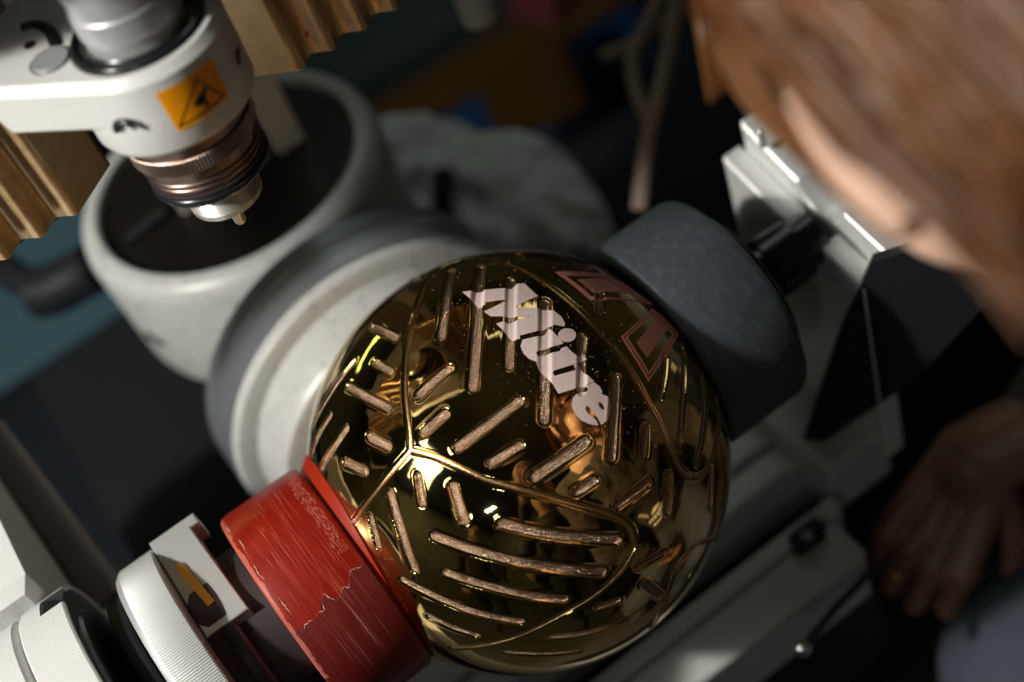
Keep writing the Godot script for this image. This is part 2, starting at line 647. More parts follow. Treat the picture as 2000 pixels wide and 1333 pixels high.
func make_ball() -> void:
	b3 = eye.normalized()
	b1 = (ax_r - b3 * ax_r.dot(b3)).normalized()
	b2 = b3.cross(b1)
	var ball := thing("football", "gold mirror plated football with engraved word and grooves, clamped between red and black cups", "football")
	gh.resize(GN * GN)
	gd.resize(GN * GN)
	var wave := FastNoiseLite.new()
	wave.frequency = 1.0
	wave.fractal_octaves = 2
	for j in GN:
		for i in GN:
			gd[j * GN + i] = ball_dir((2.0 * i / (GN - 1) - 1.0) * GS, (2.0 * j / (GN - 1) - 1.0) * GS)
	# the short engraved channels: end points (and points between) and half width in millimetres
	var bars := [
		[[881, 528], [870, 595], [860, 660], 2.5], [[939, 521], [931, 640], [923, 757], 2.9], [[725, 638], [748, 648], [771, 659], 2.5],
		[[731, 708], [763, 727], 2.1], [[679, 756], [720, 779], [757, 798], 2.4], [[692, 706], [650, 761], [622, 809], [608, 840], 1.9],
		[[645, 812], [620, 855], [606, 897], 2.0], [[676, 838], [648, 880], [624, 922], 2.3], [[721, 854], [757, 873], 2.5], [[675, 904], [713, 922], 2.3],
		[[876, 721], [818, 771], 2.5], [[868, 809], [825, 847], 2.5], [[1013, 785], [952, 831], [893, 874], 2.6], [[1014, 871], [958, 906], 2.4],
		[[1143, 864], [1093, 899], [1043, 933], 2.9], [[1160, 940], [1126, 962], 2.5], [[1263, 944], [1207, 987], 2.4], [[1203, 740], [1199, 820], [1195, 893], 2.9],
		[[1261, 837], [1258, 888], 2.4], [[999, 548], [997, 635], [995, 716], -2.6], [[1064, 590], [1064, 700], [1063, 820], -2.9], [[1137, 658], [1135, 764], -2.3],
		[[1172, 575], [1171, 611], 2.4], [[1300, 697], [1289, 777], 2.2], [[1333, 676], [1337, 740], [1333, 800], [1328, 863], 1.9], [[1373, 742], [1377, 800], [1371, 860], [1361, 903], 2.1],
		[[1401, 782], [1404, 830], [1398, 873], 2.0], [[1390, 919], [1386, 990], 2.3], [[1307, 928], [1302, 999], 2.0], [[1297, 1080], [1246, 1109], 2.3],
		[[1260, 1141], [1290, 1163], 2.4], [[1208, 1174], [1167, 1187], 2.0], [[1219, 1211], [1147, 1237], [1074, 1245], 2.3], [[987, 1275], [1060, 1279], [1131, 1273], 2.0],
		[[980, 1024], [1060, 1043], [1140, 1052], [1205, 1056], 2.5], [[848, 1049], [920, 1075], [1000, 1096], [1090, 1111], [1178, 1118], 2.5],
		[[869, 1120], [940, 1143], [1030, 1164], [1103, 1172], 2.3], [[786, 1134], [860, 1172], [940, 1201], [1016, 1216], 2.2], [[839, 1206], [885, 1228], [929, 1242], 2.0],
		[[884, 951], [906, 1018], 2.5], [[815, 929], [824, 984], 2.0], [[762, 965], [784, 1042], [809, 1112], 2.4], [[723, 1010], [738, 1068], 1.8], [[800, 543], [819, 547], 2.2],
		[[1014, 497], [1020, 509], 1.8],
	]
	var seams := [
		[[800, 880], [798, 840], [790, 770], [791, 710], [800, 644], [815, 596], [830, 553], [860, 524], [899, 509], [943, 505], [989, 516], [1040, 539], [1088, 569], [1130, 605], [1178, 656], [1217, 701], [1262, 776], [1291, 830], [1309, 875], [1330, 914], [1354, 932], [1378, 920], [1393, 884], [1401, 845]],
		[[800, 880], [770, 914], [730, 964], [690, 1018]],
		[[800, 880], [848, 893], [905, 918], [960, 942], [1060, 968], [1135, 989], [1186, 1004], [1219, 1019], [1236, 1040], [1238, 1070], [1223, 1101], [1201, 1128], [1165, 1161], [1105, 1198], [1055, 1225], [1000, 1248], [952, 1260], [880, 1267]],
		[[1405, 1044], [1369, 1059], [1342, 1083], [1321, 1113], [1306, 1155], [1291, 1197], [1274, 1224]],
	]
	var seam_half := 0.00135
	var bar_paths := []
	for b in bars:
		var pts: Array = b.slice(0, b.size() - 1)
		var pa := px_path(pts)
		var half := absf(b[b.size() - 1]) * 0.00092
		bar_paths.append([pa, half])
		carve(pa, half, 0.00135 if b[b.size() - 1] > 0.0 else 0.0008)
	var seam_paths := []
	for s in seams:
		var pa := px_path(s, 0.012)
		seam_paths.append(pa)
		carve(pa, seam_half, 0.0011)
	for k in GN * GN:
		var p := gd[k] * 34.0 * BR
		gh[k] += 0.000035 * wave.get_noise_3d(p.x * 2.0, p.y * 2.0, p.z * 2.0)
	# shell: a fine cap towards the open side, closed behind by coarse rings
	var v := PackedVector3Array()
	v.resize(GN * GN)
	var n := PackedVector3Array()
	n.resize(GN * GN)
	for k in GN * GN:
		v[k] = gd[k] * (BR + gh[k])
	var idx := PackedInt32Array()
	var use := PackedByteArray()
	use.resize(GN * GN)
	for j in GN:
		for i in GN:
			var q := Vector2(2.0 * i / (GN - 1) - 1.0, 2.0 * j / (GN - 1) - 1.0) * GS
			use[j * GN + i] = 1 if q.length() < GS - 0.012 else 0
	for j in range(1, GN - 2):
		for i in range(1, GN - 2):
			var k := j * GN + i
			if use[k] and use[k + 1] and use[k + GN] and use[k + GN + 1]:
				idx.append_array([k, k + GN, k + 1, k + 1, k + GN, k + GN + 1])
	for j in range(1, GN - 1):
		for i in range(1, GN - 1):
			var k := j * GN + i
			if use[k]:
				n[k] = (v[k + 1] - v[k - 1]).cross(v[k + GN] - v[k - GN]).normalized()
			else:
				n[k] = gd[k]
	# drop the unused corners of the grid
	var remap := PackedInt32Array()
	remap.resize(GN * GN)
	remap.fill(-1)
	var v2 := PackedVector3Array()
	var n2 := PackedVector3Array()
	for k in idx.size():
		var o := idx[k]
		if remap[o] < 0:
			remap[o] = v2.size()
			v2.append(v[o])
			n2.append(n[o])
		idx[k] = remap[o]
	var base := v2.size()
	for r in 14:
		var an := lerpf(GS - 0.03, PI, r / 13.0)
		for a in 97:
			var t := TAU * a / 96.0
			var d := ball_dir(cos(t) * an, sin(t) * an)
			v2.append(d * (BR - 0.0002))
			n2.append(d)
	for r in 13:
		for a in 96:
			var k := base + r * 97 + a
			idx.append_array([k, k + 1, k + 97, k + 1, k + 98, k + 97])
	part("shell", arr(v2, n2, PackedVector2Array(), idx), M.gold, ball)
	for b in bar_paths:
		part("groove_floor", ribbon(b[0], b[1] * 0.86, 0.00005), M.groove, ball)
	for s in seam_paths:
		part("seam", ribbon(s, seam_half * 0.8, 0.00008, false), M.seam, ball)
	# the engraved word
	var zx := 880.0
	var zy := 500.0
	var zs := 3.702
	var word := [
		[[[85, 262], [250, 248], [440, 232], [480, 205], [535, 200], [585, 250], [632, 292], [555, 325], [465, 372], [600, 378], [745, 398], [800, 440], [828, 490], [822, 512], [760, 500], [700, 518], [670, 535], [500, 578], [505, 600], [445, 615], [385, 545], [330, 492], [385, 473], [412, 488], [575, 438], [440, 443], [290, 438], [240, 405], [300, 378], [415, 320], [350, 322], [245, 340], [258, 352], [200, 368], [150, 318]], []],
		[[[520, 608], [678, 572], [712, 522], [770, 580], [817, 636], [700, 668], [628, 690], [618, 706], [632, 726], [622, 768], [570, 748], [525, 705], [505, 655]], []],
		[[[632, 727], [790, 690], [800, 670], [838, 655], [880, 700], [925, 730], [960, 708], [985, 748], [935, 768], [912, 772], [885, 788], [745, 832], [738, 852], [755, 870], [700, 885], [655, 845], [628, 800], [622, 768]], []],
		[[[755, 870], [905, 826], [890, 790], [912, 773], [960, 840], [1038, 908], [960, 945], [780, 998], [740, 930], [700, 885]], []],
	]
	for w in word:
		part("letter", drape([scaled(w[0], zx, zy, zs)], w[1].map(func(h): return scaled(h, zx, zy, zs)), 0.00016), M.etch, ball)
	var e_out := [[600, 272], [640, 300], [655, 335], [648, 345], [690, 365], [712, 400], [716, 440], [706, 482], [682, 520], [648, 545], [628, 505], [605, 475], [575, 435], [553, 420], [547, 445], [560, 470], [590, 490], [615, 515], [632, 548], [600, 545], [560, 535], [520, 515], [485, 480], [466, 440], [460, 400], [470, 370], [490, 347], [520, 336], [555, 334], [564, 318], [556, 303], [534, 300]]
	var e_eye := [[625, 400], [645, 402], [663, 420], [670, 445], [655, 450], [637, 432]]
	part("letter", drape([scaled(e_out, 976, 664, 3.27)], [scaled(e_eye, 976, 664, 3.27)], 0.00016), M.etch, ball)
	var dot := []
	for k in 22:
		dot.append([880 + (842 + 65 * cos(TAU * k / 22)) / zs, 500 + (575 + 50 * sin(TAU * k / 22)) / zs])
	part("letter_dot", drape([dot], [], 0.00016), M.etch, ball)
	# two nested rhombus emblems
	for e in [[[[508, 730], [688, 1022], [885, 702], [715, 545]], [[610, 765], [680, 865], [830, 640], [760, 575]], [700, 742]], [[[80, 306], [310, 490], [725, 525], [420, 326]], [[225, 357], [325, 438], [560, 445], [400, 350]], [360, 405]]]:
		var em := Node3D.new()
		em.name = "emblem" if not ball.has_node("emblem") else "emblem_001"
		ball.add_child(em)
		var c: Array = e[2]
		for sc in [[1.0, 0.9], [0.86, 0.76]]:
			var o := []
			var h := []
			for p in e[0]:
				o.append([c[0] + (p[0] - c[0]) * sc[0], c[1] + (p[1] - c[1]) * sc[0]])
				h.append([c[0] + (p[0] - c[0]) * sc[1], c[1] + (p[1] - c[1]) * sc[1]])
			part("rhombus_outline", drape([scaled(o, 1060, 440, 3.333)], [scaled(h, 1060, 440, 3.333)], 0.00016), M.etch_red, em)
		part("rhombus", drape([scaled(e[1], 1060, 440, 3.333)], [], 0.00016), M.etch_red, em)
	# metal dust that the engraving threw up round the word
	var mm := MultiMesh.new()
	mm.transform_format = MultiMesh.TRANSFORM_3D
	var grain := SphereMesh.new()
	grain.radius = 0.5
	grain.height = 1.0
	grain.radial_segments = 5
	grain.rings = 3
	mm.mesh = grain
	mm.instance_count = 420
	for k in 420:
		var t := rng.randf()
		var p := Vector2(925 + 270 * t, 575 + 230 * t) + Vector2(rng.randfn(0, 70), rng.randfn(0, 70))
		var d := on_ball(p.x, p.y)
		var s := rng.randf_range(0.00012, 0.0004)
		mm.set_instance_transform(k, Transform3D(Basis().scaled(Vector3.ONE * s), d * (BR + height(ball_uv(d)) + s * 0.3)))
	var dust := MultiMeshInstance3D.new()
	dust.name = "metal_dust"
	dust.multimesh = mm
	dust.material_override = M.dust
	dust.set_meta("kind", "stuff")
	ball.add_child(dust)

# ------------------------------------------------------------------ the machine
const AXO := Vector3(0, 0.0027, -0.0029)      # the driven side of the clamping axis sits a little off the ball's centre

func at(x: float, y: float, depth: float) -> Vector3:
	return eye + (ax_f + ax_r * ((x - 1000.0) / 2777.0) - ax_u * ((y - 666.5) / 2777.0)) * depth

func onp(x: float, y: float, axis: int, val: float) -> Vector3:
	var d := ax_f + ax_r * ((x - 1000.0) / 2777.0) - ax_u * ((y - 666.5) / 2777.0)
	return eye + d * ((val - eye[axis]) / d[axis])

func roundx(phi_deg: float, r: float, x: float) -> Vector3:
	var p := deg_to_rad(phi_deg)
	return AXO + Vector3(x, cos(p) * r, sin(p) * r)

func make_red_cup() -> void:
	var o := thing("red_rubber_cup", "worn red rubber cup gripping the lower left of the gold ball", "rubber cup", AXO)
	part("body", lathe([Vector2(-0.1425, 0.0), Vector2(-0.1425, 0.0585), Vector2(-0.1415, 0.0600), Vector2(-0.1385, 0.0607), Vector2(-0.0985, 0.0607), Vector2(-0.0962, 0.0598), Vector2(-0.0962, 0.040)], Vector3.RIGHT, 128), M.red_rubber, o)
	part("inner_lip", lathe([Vector2(-0.0965, 0.0575), Vector2(-0.0945, 0.0575), Vector2(-0.0925, 0.0592), Vector2(-0.0895, 0.0618), Vector2(-0.0880, 0.0626), Vector2(-0.0876, 0.060)], Vector3.RIGHT, 128), M.red_lip, o)
	# the torn edge of the glossy skin
	var pts := []
	var steps := [[38.0, -0.0985], [37.2, -0.1035], [39.2, -0.1062], [42.4, -0.1086], [41.2, -0.1110], [43.5, -0.1150], [42.6, -0.1180], [38.5, -0.1202], [40.2, -0.1225], [44.6, -0.1240], [43.4, -0.1270], [45.2, -0.1300], [44.0, -0.1340], [46.2, -0.1375]]
	for s in steps:
		pts.append(roundx(s[0] + rng.randf_range(-0.6, 0.6), 0.0609, s[1]) - AXO)
	var radii := []
	var path := smooth_path(pts, 0.0008)
	for i in path.size():
		var jag := rng.randfn(0.0, 0.00035)
		path[i] += Vector3(rng.randfn(0.0, 0.00018), -0.67 * jag, 0.74 * jag)
		radii.append(rng.randf_range(0.00003, 0.00030) * maxf(0.1, sin(i * 0.31) + 0.3))
	part("torn_skin_edge", tube(path, radii, 6), M.film, o)
	pts = []
	for s in [[-26.0, -0.1400], [-18.0, -0.1393], [-8.0, -0.1386], [2.0, -0.1382], [12.0, -0.1384], [24.0, -0.1380], [36.0, -0.1376], [46.0, -0.1378]]:
		pts.append(roundx(s[0], 0.0608, s[1] + rng.randf_range(-0.0006, 0.0006)) - AXO)
	path = smooth_path(pts, 0.001)
	radii = []
	for i in path.size():
		path[i].x += rng.randfn(0.0, 0.00022)
		radii.append(rng.randf_range(0.00003, 0.00030) * maxf(0.08, sin(i * 0.23) + 0.2))
	part("torn_skin_edge", tube(path, radii, 6), M.film, o)

func make_chuck() -> void:
	var o := thing("lathe_chuck", "bright knurled aluminium chuck ring with stepped jaws left of red cup", "chuck", AXO)
	var tooth := func(p: Vector2, a: float) -> float:
		return p.y if p.x < -0.1955 or p.y < 0.066 else p.y + 0.0005 * (absf(fposmod(a * 330.0 / TAU, 1.0) - 0.5) * 2.0 - 0.5)
	part("knurled_ring", lathe([Vector2(-0.199, 0.05), Vector2(-0.199, 0.0655), Vector2(-0.1965, 0.0676), Vector2(-0.1954, 0.068), Vector2(-0.1772, 0.068), Vector2(-0.1764, 0.0673), Vector2(-0.1760, 0.052)], Vector3.RIGHT, 1980, 0.0, TAU, tooth), M.alu_knurl, o)
	part("core", lathe([Vector2(-0.20, 0.0), Vector2(-0.20, 0.045), Vector2(-0.172, 0.052), Vector2(-0.162, 0.052), Vector2(-0.1605, 0.050), Vector2(-0.1605, 0.046), Vector2(-0.1430, 0.046), Vector2(-0.1430, 0.0)], Vector3.RIGHT, 96), M.dark_steel, o)
	for k in 3:
		var a := deg_to_rad(5.0 + 120.0 * k)
		var er := Vector3(0, cos(a), sin(a))
		var et := Vector3(0, -sin(a), cos(a))
		var j := part("jaw", plate(PackedVector2Array([Vector2(-0.1757, -0.0510), Vector2(-0.1500, -0.0510), Vector2(-0.1500, -0.0445), Vector2(-0.1548, -0.0445), Vector2(-0.1548, -0.0400), Vector2(-0.1522, 0.0150), Vector2(-0.1757, 0.0150)]), 0.016, 0.0005, Vector3.RIGHT, et), M.alu_knurl if k == 0 else M.dark_steel, o, er * 0.0508)
		if k == 0:
			var strip := part("brass_strip", box(Vector3(0.0040, 0.0024, 0.031), 0.0003), M.brass, j)
			strip.basis = Basis(Vector3.RIGHT, er, et) * Basis(Vector3.UP, deg_to_rad(8.0))
			strip.position = et * -0.0130 + er * 0.0008 + Vector3.RIGHT * -0.1672
	part("back_plate", lathe([Vector2(-0.2095, 0.0), Vector2(-0.2095, 0.058), Vector2(-0.2085, 0.059), Vector2(-0.203, 0.059), Vector2(-0.2015, 0.0575), Vector2(-0.2015, 0.04)], Vector3.RIGHT, 96), M.black_plastic, o)

func make_gearbox() -> void:
	var o := thing("rotary_gearbox", "white painted rotary gearbox with notched flange at the lower left corner", "gearbox", AXO)
	part("end_cap", lathe([Vector2(-0.2225, 0.0), Vector2(-0.2225, 0.044), Vector2(-0.2200, 0.048), Vector2(-0.2200, 0.062), Vector2(-0.2215, 0.064), Vector2(-0.2215, 0.0765)], Vector3.RIGHT, 96), M.grey_gloss, o)
	part("flange", lathe([Vector2(-0.2205, 0.0755), Vector2(-0.2205, 0.0778), Vector2(-0.2215, 0.0785), Vector2(-0.2440, 0.0785), Vector2(-0.2450, 0.0775), Vector2(-0.2450, 0.060)].map(func(p): return p), Vector3.RIGHT, 96, deg_to_rad(66), deg_to_rad(410)), M.white_paint, o)
	part("flange_tongue", lathe([Vector2(-0.2330, 0.0755), Vector2(-0.2330, 0.0785), Vector2(-0.2440, 0.0785), Vector2(-0.2450, 0.0775), Vector2(-0.2450, 0.060)], Vector3.RIGHT, 12, deg_to_rad(50), deg_to_rad(66)), M.white_paint, o)
	part("housing", lathe([Vector2(-0.2475, 0.060), Vector2(-0.2475, 0.0745), Vector2(-0.2495, 0.0775), Vector2(-0.36, 0.0775)], Vector3.RIGHT, 96), M.white_paint, o)
	var top := part("cover_box", box(Vector3(0.12, 0.16, 0.16), 0.006), M.white_paint, o)
	top.position = Vector3(-0.2325 - 0.06, 0.067 - 0.08, -0.066 - 0.08) - AXO
	var l := thing("clamp_lever", "grey rod with a dark red band lying behind white gearbox", "lever")
	var a := at(-30, 850, 0.82)
	var b := at(215, 1175, 0.80)
	var dirv := (b - a).normalized()
	part("rod", tube(PackedVector3Array([a, b]), 0.0125, 24), M.grey_rod, l)
	part("red_band", tube(PackedVector3Array([at(58, 968, 0.8183) , at(124, 1055, 0.8135)]), 0.0129, 24), M.wine, l)
	part("dark_collar", tube(PackedVector3Array([at(140, 1078, 0.812), at(160, 1104, 0.811)]), 0.0140, 24), M.black_plastic, l)

func make_black_cup() -> void:
	var o := thing("black_rubber_cup", "scuffed black rubber cup pressed on the upper right of the gold ball", "rubber cup", AXO)
	part("body", lathe([Vector2(0.0945, 0.045), Vector2(0.0955, 0.0605), Vector2(0.0975, 0.0628), Vector2(0.1000, 0.0634), Vector2(0.1425, 0.0634), Vector2(0.1460, 0.0618), Vector2(0.1478, 0.0585), Vector2(0.1478, 0.0)], Vector3.RIGHT, 128), M.black_rubber, o)
	part("backing_disc", lathe([Vector2(0.1476, 0.048), Vector2(0.1535, 0.048), Vector2(0.1545, 0.047), Vector2(0.1545, 0.036), Vector2(0.159, 0.034), Vector2(0.159, 0.0)], Vector3.RIGHT, 96), M.black_plastic, o)
	part("shaft", lathe([Vector2(0.158, 0.0165), Vector2(0.170, 0.0165), Vector2(0.171, 0.0185), Vector2(0.192, 0.0185), Vector2(0.193, 0.0150), Vector2(0.206, 0.0150)], Vector3.RIGHT, 48), M.black_gloss, o)

func make_tailstock() -> void:
	var o := thing("tailstock_bracket", "machined aluminium tailstock bracket with a notched top behind black cup", "bracket")
	# section in (z, y); the front plate has a lower top with a round notch for the shaft
	var notch := func(top0: Vector2, top1: Vector2, r: float, low: float) -> PackedVector2Array:
		var p := PackedVector2Array([Vector2(top0.x, low), top0])
		var mid := Vector2(-0.003, lerpf(top0.y, top1.y, (-0.003 - top0.x) / (top1.x - top0.x)))
		for q in ring_pts(r, 14, PI * 1.04, PI * 1.96, mid):
			p.append(q)
		p.append(top1)
		p.append(Vector2(top1.x, low))
		return p
	part("front_plate", plate(notch.call(Vector2(-0.070, 0.025), Vector2(0.043, -0.001), 0.0130, -0.16), 0.014, 0.0012, Vector3.BACK, Vector3.UP), M.alu_cast, o, Vector3(0.214, 0, 0))
	part("rear_plate", plate(notch.call(Vector2(-0.067, 0.044), Vector2(0.050, 0.017), 0.0185, -0.045), 0.05, 0.0014, Vector3.BACK, Vector3.UP), M.alu_cast, o, Vector3(0.264, 0, 0))
	var pin := onp(1492, 285, 1, 0.042)
	part("pin", lathe([Vector2(0, 0.0022), Vector2(0.012, 0.0022), Vector2(0.0128, 0.0014), Vector2(0.0128, 0)], Vector3.UP, 20), M.alu, o, pin)
	part("foot", box(Vector3(0.05, 0.05, 0.12), 0.002), M.bed_grey, o, Vector3(0.188, -0.175, -0.03))
	var g := thing("black_guard", "matt black angled guard plate standing right of the bracket", "guard plate")
	var q := []
	var c := at(1700, 700, 0.80)
	var ex := (at(1900, 560, 0.80) - c).normalized()
	ex = Vector3(0.62, 0.05, 0.78).normalized()
	var ey := (Vector3.UP - ex * ex.y).normalized()
	var nrm := ex.cross(ey)
	var poly := PackedVector2Array()
	for p in [[1702, 512], [1640, 650], [1556, 895], [1600, 872], [1790, 742], [1960, 560], [1800, 480]]:
		var dd: Vector3 = ax_f + ax_r * ((p[0] - 1000.0) / 2777.0) - ax_u * ((p[1] - 666.5) / 2777.0)
		var hit: Vector3 = eye + dd * ((c - eye).dot(nrm) / dd.dot(nrm))
		poly.append(Vector2((hit - c).dot(ex), (hit - c).dot(ey)))
	part("plate", plate(poly, 0.006, 0.0002, ex, ey), M.black_plastic, g, c - nrm * 0.006)

func make_head() -> void:
	var o := thing("engraving_head", "white engraving spindle head with yellow hand warning label and pointed cutter", "engraving head", Vector3(-0.0519, 0.1674, -0.0811))
	o.basis = Basis(ax_f, deg_to_rad(3.0))
	var rc := 0.0362
	var d := Vector2(-0.68, 0.73)
	var n1 := Vector2(-0.73, -0.68)
	var poly := PackedVector2Array()
	poly.append(n1 * (rc + 0.006) + d * 0.19)
	poly.append(n1 * (rc + 0.0035) + d * 0.060)
	poly.append(n1 * (rc + 0.003) + d * 0.0535)
	poly.append(n1 * (rc + 0.001) + d * 0.020)
	for p in ring_pts(rc, 40, n1.angle(), n1.angle() + PI):
		poly.append(p)
	poly.append(-n1 * rc + d * 0.0535)
	poly.append(-n1 * rc + d * 0.060)
	poly.append(-n1 * rc + d * 0.19)
	var st := SurfaceTool.new()
	var a := plate(poly, 0.0250, 0.0036, Vector3.RIGHT, Vector3.FORWARD, true).surface_get_arrays(0)
	st.begin(Mesh.PRIMITIVE_TRIANGLES)
	var vs: PackedVector3Array = a[Mesh.ARRAY_VERTEX]
	var ix = a[Mesh.ARRAY_INDEX]
	var ns: PackedVector3Array = a[Mesh.ARRAY_NORMAL]
	for k in (ix.size() if ix != null else vs.size()):
		var i: int = ix[k] if ix != null else k
		var v := vs[i]
		var s := Vector2(v.x, -v.z).dot(d)
		if v.y < 0.012 and s > 0.0535:
			v.y += minf((s - 0.0535) * 3.0, 0.0165)
		st.set_normal(ns[i])
		st.add_vertex(v)
	part("casting", st.commit(), M.white_paint, o, Vector3(0, 0.0875, 0))
	part("nose_boss", lathe([Vector2(0.0725, 0.028), Vector2(0.0725, 0.0335), Vector2(0.0735, 0.0352), Vector2(0.0760, 0.0364), Vector2(0.0925, 0.0364)], Vector3.UP, 96), M.white_paint, o)
	# the chuck below the casting
	part("bronze_collar", lathe([Vector2(0.0640, 0.0282), Vector2(0.0660, 0.0288), Vector2(0.0732, 0.0292)], Vector3.UP, 96), M.bronze, o)
	var tooth := func(p: Vector2, an: float) -> float:
		return p.y + (0.00055 * (absf(fposmod(an * 110.0 / TAU, 1.0) - 0.5) * 2.0 - 0.5) if p.y > 0.0290 else 0.0)
	part("knurled_ring", lathe([Vector2(0.0555, 0.026), Vector2(0.0557, 0.0288), Vector2(0.0563, 0.02935), Vector2(0.0632, 0.02935), Vector2(0.0638, 0.0288), Vector2(0.0642, 0.026)], Vector3.UP, 880, 0, TAU, tooth), M.bronze, o)
	part("upper_collar", lathe([Vector2(0.0490, 0.0262), Vector2(0.0505, 0.0276), Vector2(0.0556, 0.0282)], Vector3.UP, 96), M.bronze, o)
	for q in [[0.0478, 0.0270, 0.0016], [0.0446, 0.0268, 0.0016]]:
		var prof := [Vector2(q[0] - q[2] - 0.0004, 0.023)]
		for k in 13:
			var t := PI * k / 12.0 - PI / 2
			prof.append(Vector2(q[0] + q[2] * sin(t), q[1] + q[2] * cos(t) - 0.001))
		prof.append(Vector2(q[0] + q[2] + 0.0004, 0.023))
		part("ridge", lathe(prof, Vector3.UP, 96), M.bronze, o)
	part("dark_flange", lathe([Vector2(0.0402, 0.0230), Vector2(0.0406, 0.0270), Vector2(0.0418, 0.0275), Vector2(0.0426, 0.0272), Vector2(0.0430, 0.0240)], Vector3.UP, 96), M.dark_steel, o)
	var prof2 := [Vector2(0.0350, 0.014)]
	for k in 13:
		var t := PI * k / 12.0 - PI / 2
		prof2.append(Vector2(0.0378 + 0.0026 * sin(t), 0.0254 + 0.0026 * cos(t)))
	prof2.append(Vector2(0.0404, 0.02))
	part("rubber_ring", lathe(prof2, Vector3.UP, 96), M.black_gloss, o)
	var nose := [Vector2(0.0165, 0.0), Vector2(0.0165, 0.0162), Vector2(0.0173, 0.0173)]
	for k in 12:
		nose.append(Vector2(0.0200 + 0.0012 * k, 0.0174))
		nose.append(Vector2(0.0205 + 0.0012 * k, 0.01700))
	nose.append(Vector2(0.0372, 0.0172))
	part("nose", lathe(nose, Vector3.UP, 96), M.steel_soft, o)
	part("cutter", lathe([Vector2(-0.0016, 0.0), Vector2(-0.0012, 0.0012), Vector2(-0.0004, 0.0022), Vector2(0.0010, 0.0029), Vector2(0.0185, 0.0031)], Vector3.UP, 40), M.steel_soft, o)
	# quill and seal on the upper face
	var up := Vector3(0, 0.0145, 0)
	part("seal_ring", lathe([Vector2(0.0965, 0.0300), Vector2(0.0985, 0.0296), Vector2(0.1000, 0.0285), Vector2(0.1005, 0.0270), Vector2(0.0990, 0.0262), Vector2(0.0995, 0.0250), Vector2(0.1008, 0.0240), Vector2(0.1000, 0.0228), Vector2(0.0975, 0.0222)], Vector3.UP, 96), M.black_gloss, o, up)
	part("quill", lathe([Vector2(0.096, 0.0215), Vector2(0.1045, 0.0215), Vector2(0.1052, 0.0222), Vector2(0.116, 0.0222), Vector2(0.1168, 0.0214), Vector2(0.125, 0.0214), Vector2(0.126, 0.0224), Vector2(0.155, 0.0224), Vector2(0.156, 0.0205), Vector2(0.21, 0.0205), Vector2(0.21, 0.0)], Vector3.UP, 96), M.alu, o, up)
	var hole := part("quill_hole", lathe([Vector2(0, 0.0034), Vector2(0.0006, 0.0030), Vector2(0.0006, 0)], Vector3.UP, 20), M.black_gloss, o)
	hole.basis = frame_for(Vector3(0.72, 0.0, 0.69)) * Basis(Vector3.RIGHT, PI / 2)
	hole.position = Vector3(0.72, 0.0, 0.69).normalized() * 0.0218 + Vector3(0, 0.1195, 0) + up
	var inv := o.transform.affine_inverse()
	# round button and the black key slot beside it, found on the casting's top face (y = 0.097 of the head)
	var top := func(x: float, y: float) -> Vector3:
		var e := inv * eye
		var dd := inv.basis * (at(x, y, 1.0) - eye)
		return e + dd * ((0.1115 - e.y) / dd.y)
	part("button_rim", lathe([Vector2(-0.002, 0.0092), Vector2(0.0013, 0.0092), Vector2(0.0013, 0.0086), Vector2(-0.001, 0.0084)], Vector3.UP, 40), M.black_gloss, o, top.call(100, 122))
	part("button", lathe([Vector2(0.0, 0.0083), Vector2(0.0022, 0.0080), Vector2(0.0022, 0.0)], Vector3.UP, 40), M.alu, o, top.call(100, 122))
	part("key_slot", tube(smooth_path([top.call(45, 60), top.call(72, 52), top.call(98, 64), top.call(112, 96)], 0.001), 0.0030, 10), M.black_gloss, o)
	part("screw_hole", lathe([Vector2(0.0, 0.0030), Vector2(0.0015, 0.0026), Vector2(0.0015, 0.0)], Vector3.UP, 20), M.black_gloss, o, top.call(60, 92))
	# marks on the upright faces, found on the casting's round front
	var side := func(x: float, y: float, r: float) -> Vector3:
		var e := inv * eye
		var dd := inv.basis * (at(x, y, 1.0) - eye)
		var qa := dd.x * dd.x + dd.z * dd.z
		var qb := e.x * dd.x + e.z * dd.z
		var qc := e.x * e.x + e.z * e.z - r * r
		return e + dd * ((-qb - sqrt(maxf(qb * qb - qa * qc, 0.0))) / qa)
	var flank := func(x: float, y: float) -> Vector3:
		var e := inv * eye
		var dd := inv.basis * (at(x, y, 1.0) - eye)
		var nn := Vector3(n1.x, 0, -n1.y)
		return e + dd * ((rc + 0.0012 - e.dot(nn)) / dd.dot(nn))
	part("slot", tube(smooth_path([flank.call(228, 256), flank.call(226, 246), flank.call(232, 240), flank.call(248, 240), flank.call(262, 246)], 0.0006), 0.0016, 8), M.black_gloss, o)
	part("screw", tube(PackedVector3Array([flank.call(260, 247), flank.call(268, 250)]), 0.0014, 8), M.steel, o)
	part("slot", tube(smooth_path([side.call(464, 97, rc), side.call(462, 110, rc), side.call(465, 126, rc)], 0.0008), 0.0013, 8), M.black_gloss, o)
	# warning label: a sheet on the round front
	var corners := [side.call(302, 183, 0.0366), side.call(412, 112, 0.0366), side.call(447, 187, 0.0366), side.call(348, 258, 0.0366)]
	var cyl := []
	for c in corners:
		cyl.append(Vector2(atan2(c.x, c.z), c.y))
	var v := PackedVector3Array()
	var n := PackedVector3Array()
	var uv := PackedVector2Array()
	var idx := PackedInt32Array()
	for j in 9:
		for i in 25:
			var s := i / 24.0
			var t := j / 8.0
			var q: Vector2 = cyl[0].lerp(cyl[1], s).lerp(cyl[3].lerp(cyl[2], s), t)
			n.append(Vector3(sin(q.x), 0, cos(q.x)))
			v.append(Vector3(sin(q.x) * 0.0367, q.y, cos(q.x) * 0.0367))
			uv.append(Vector2(s, t))
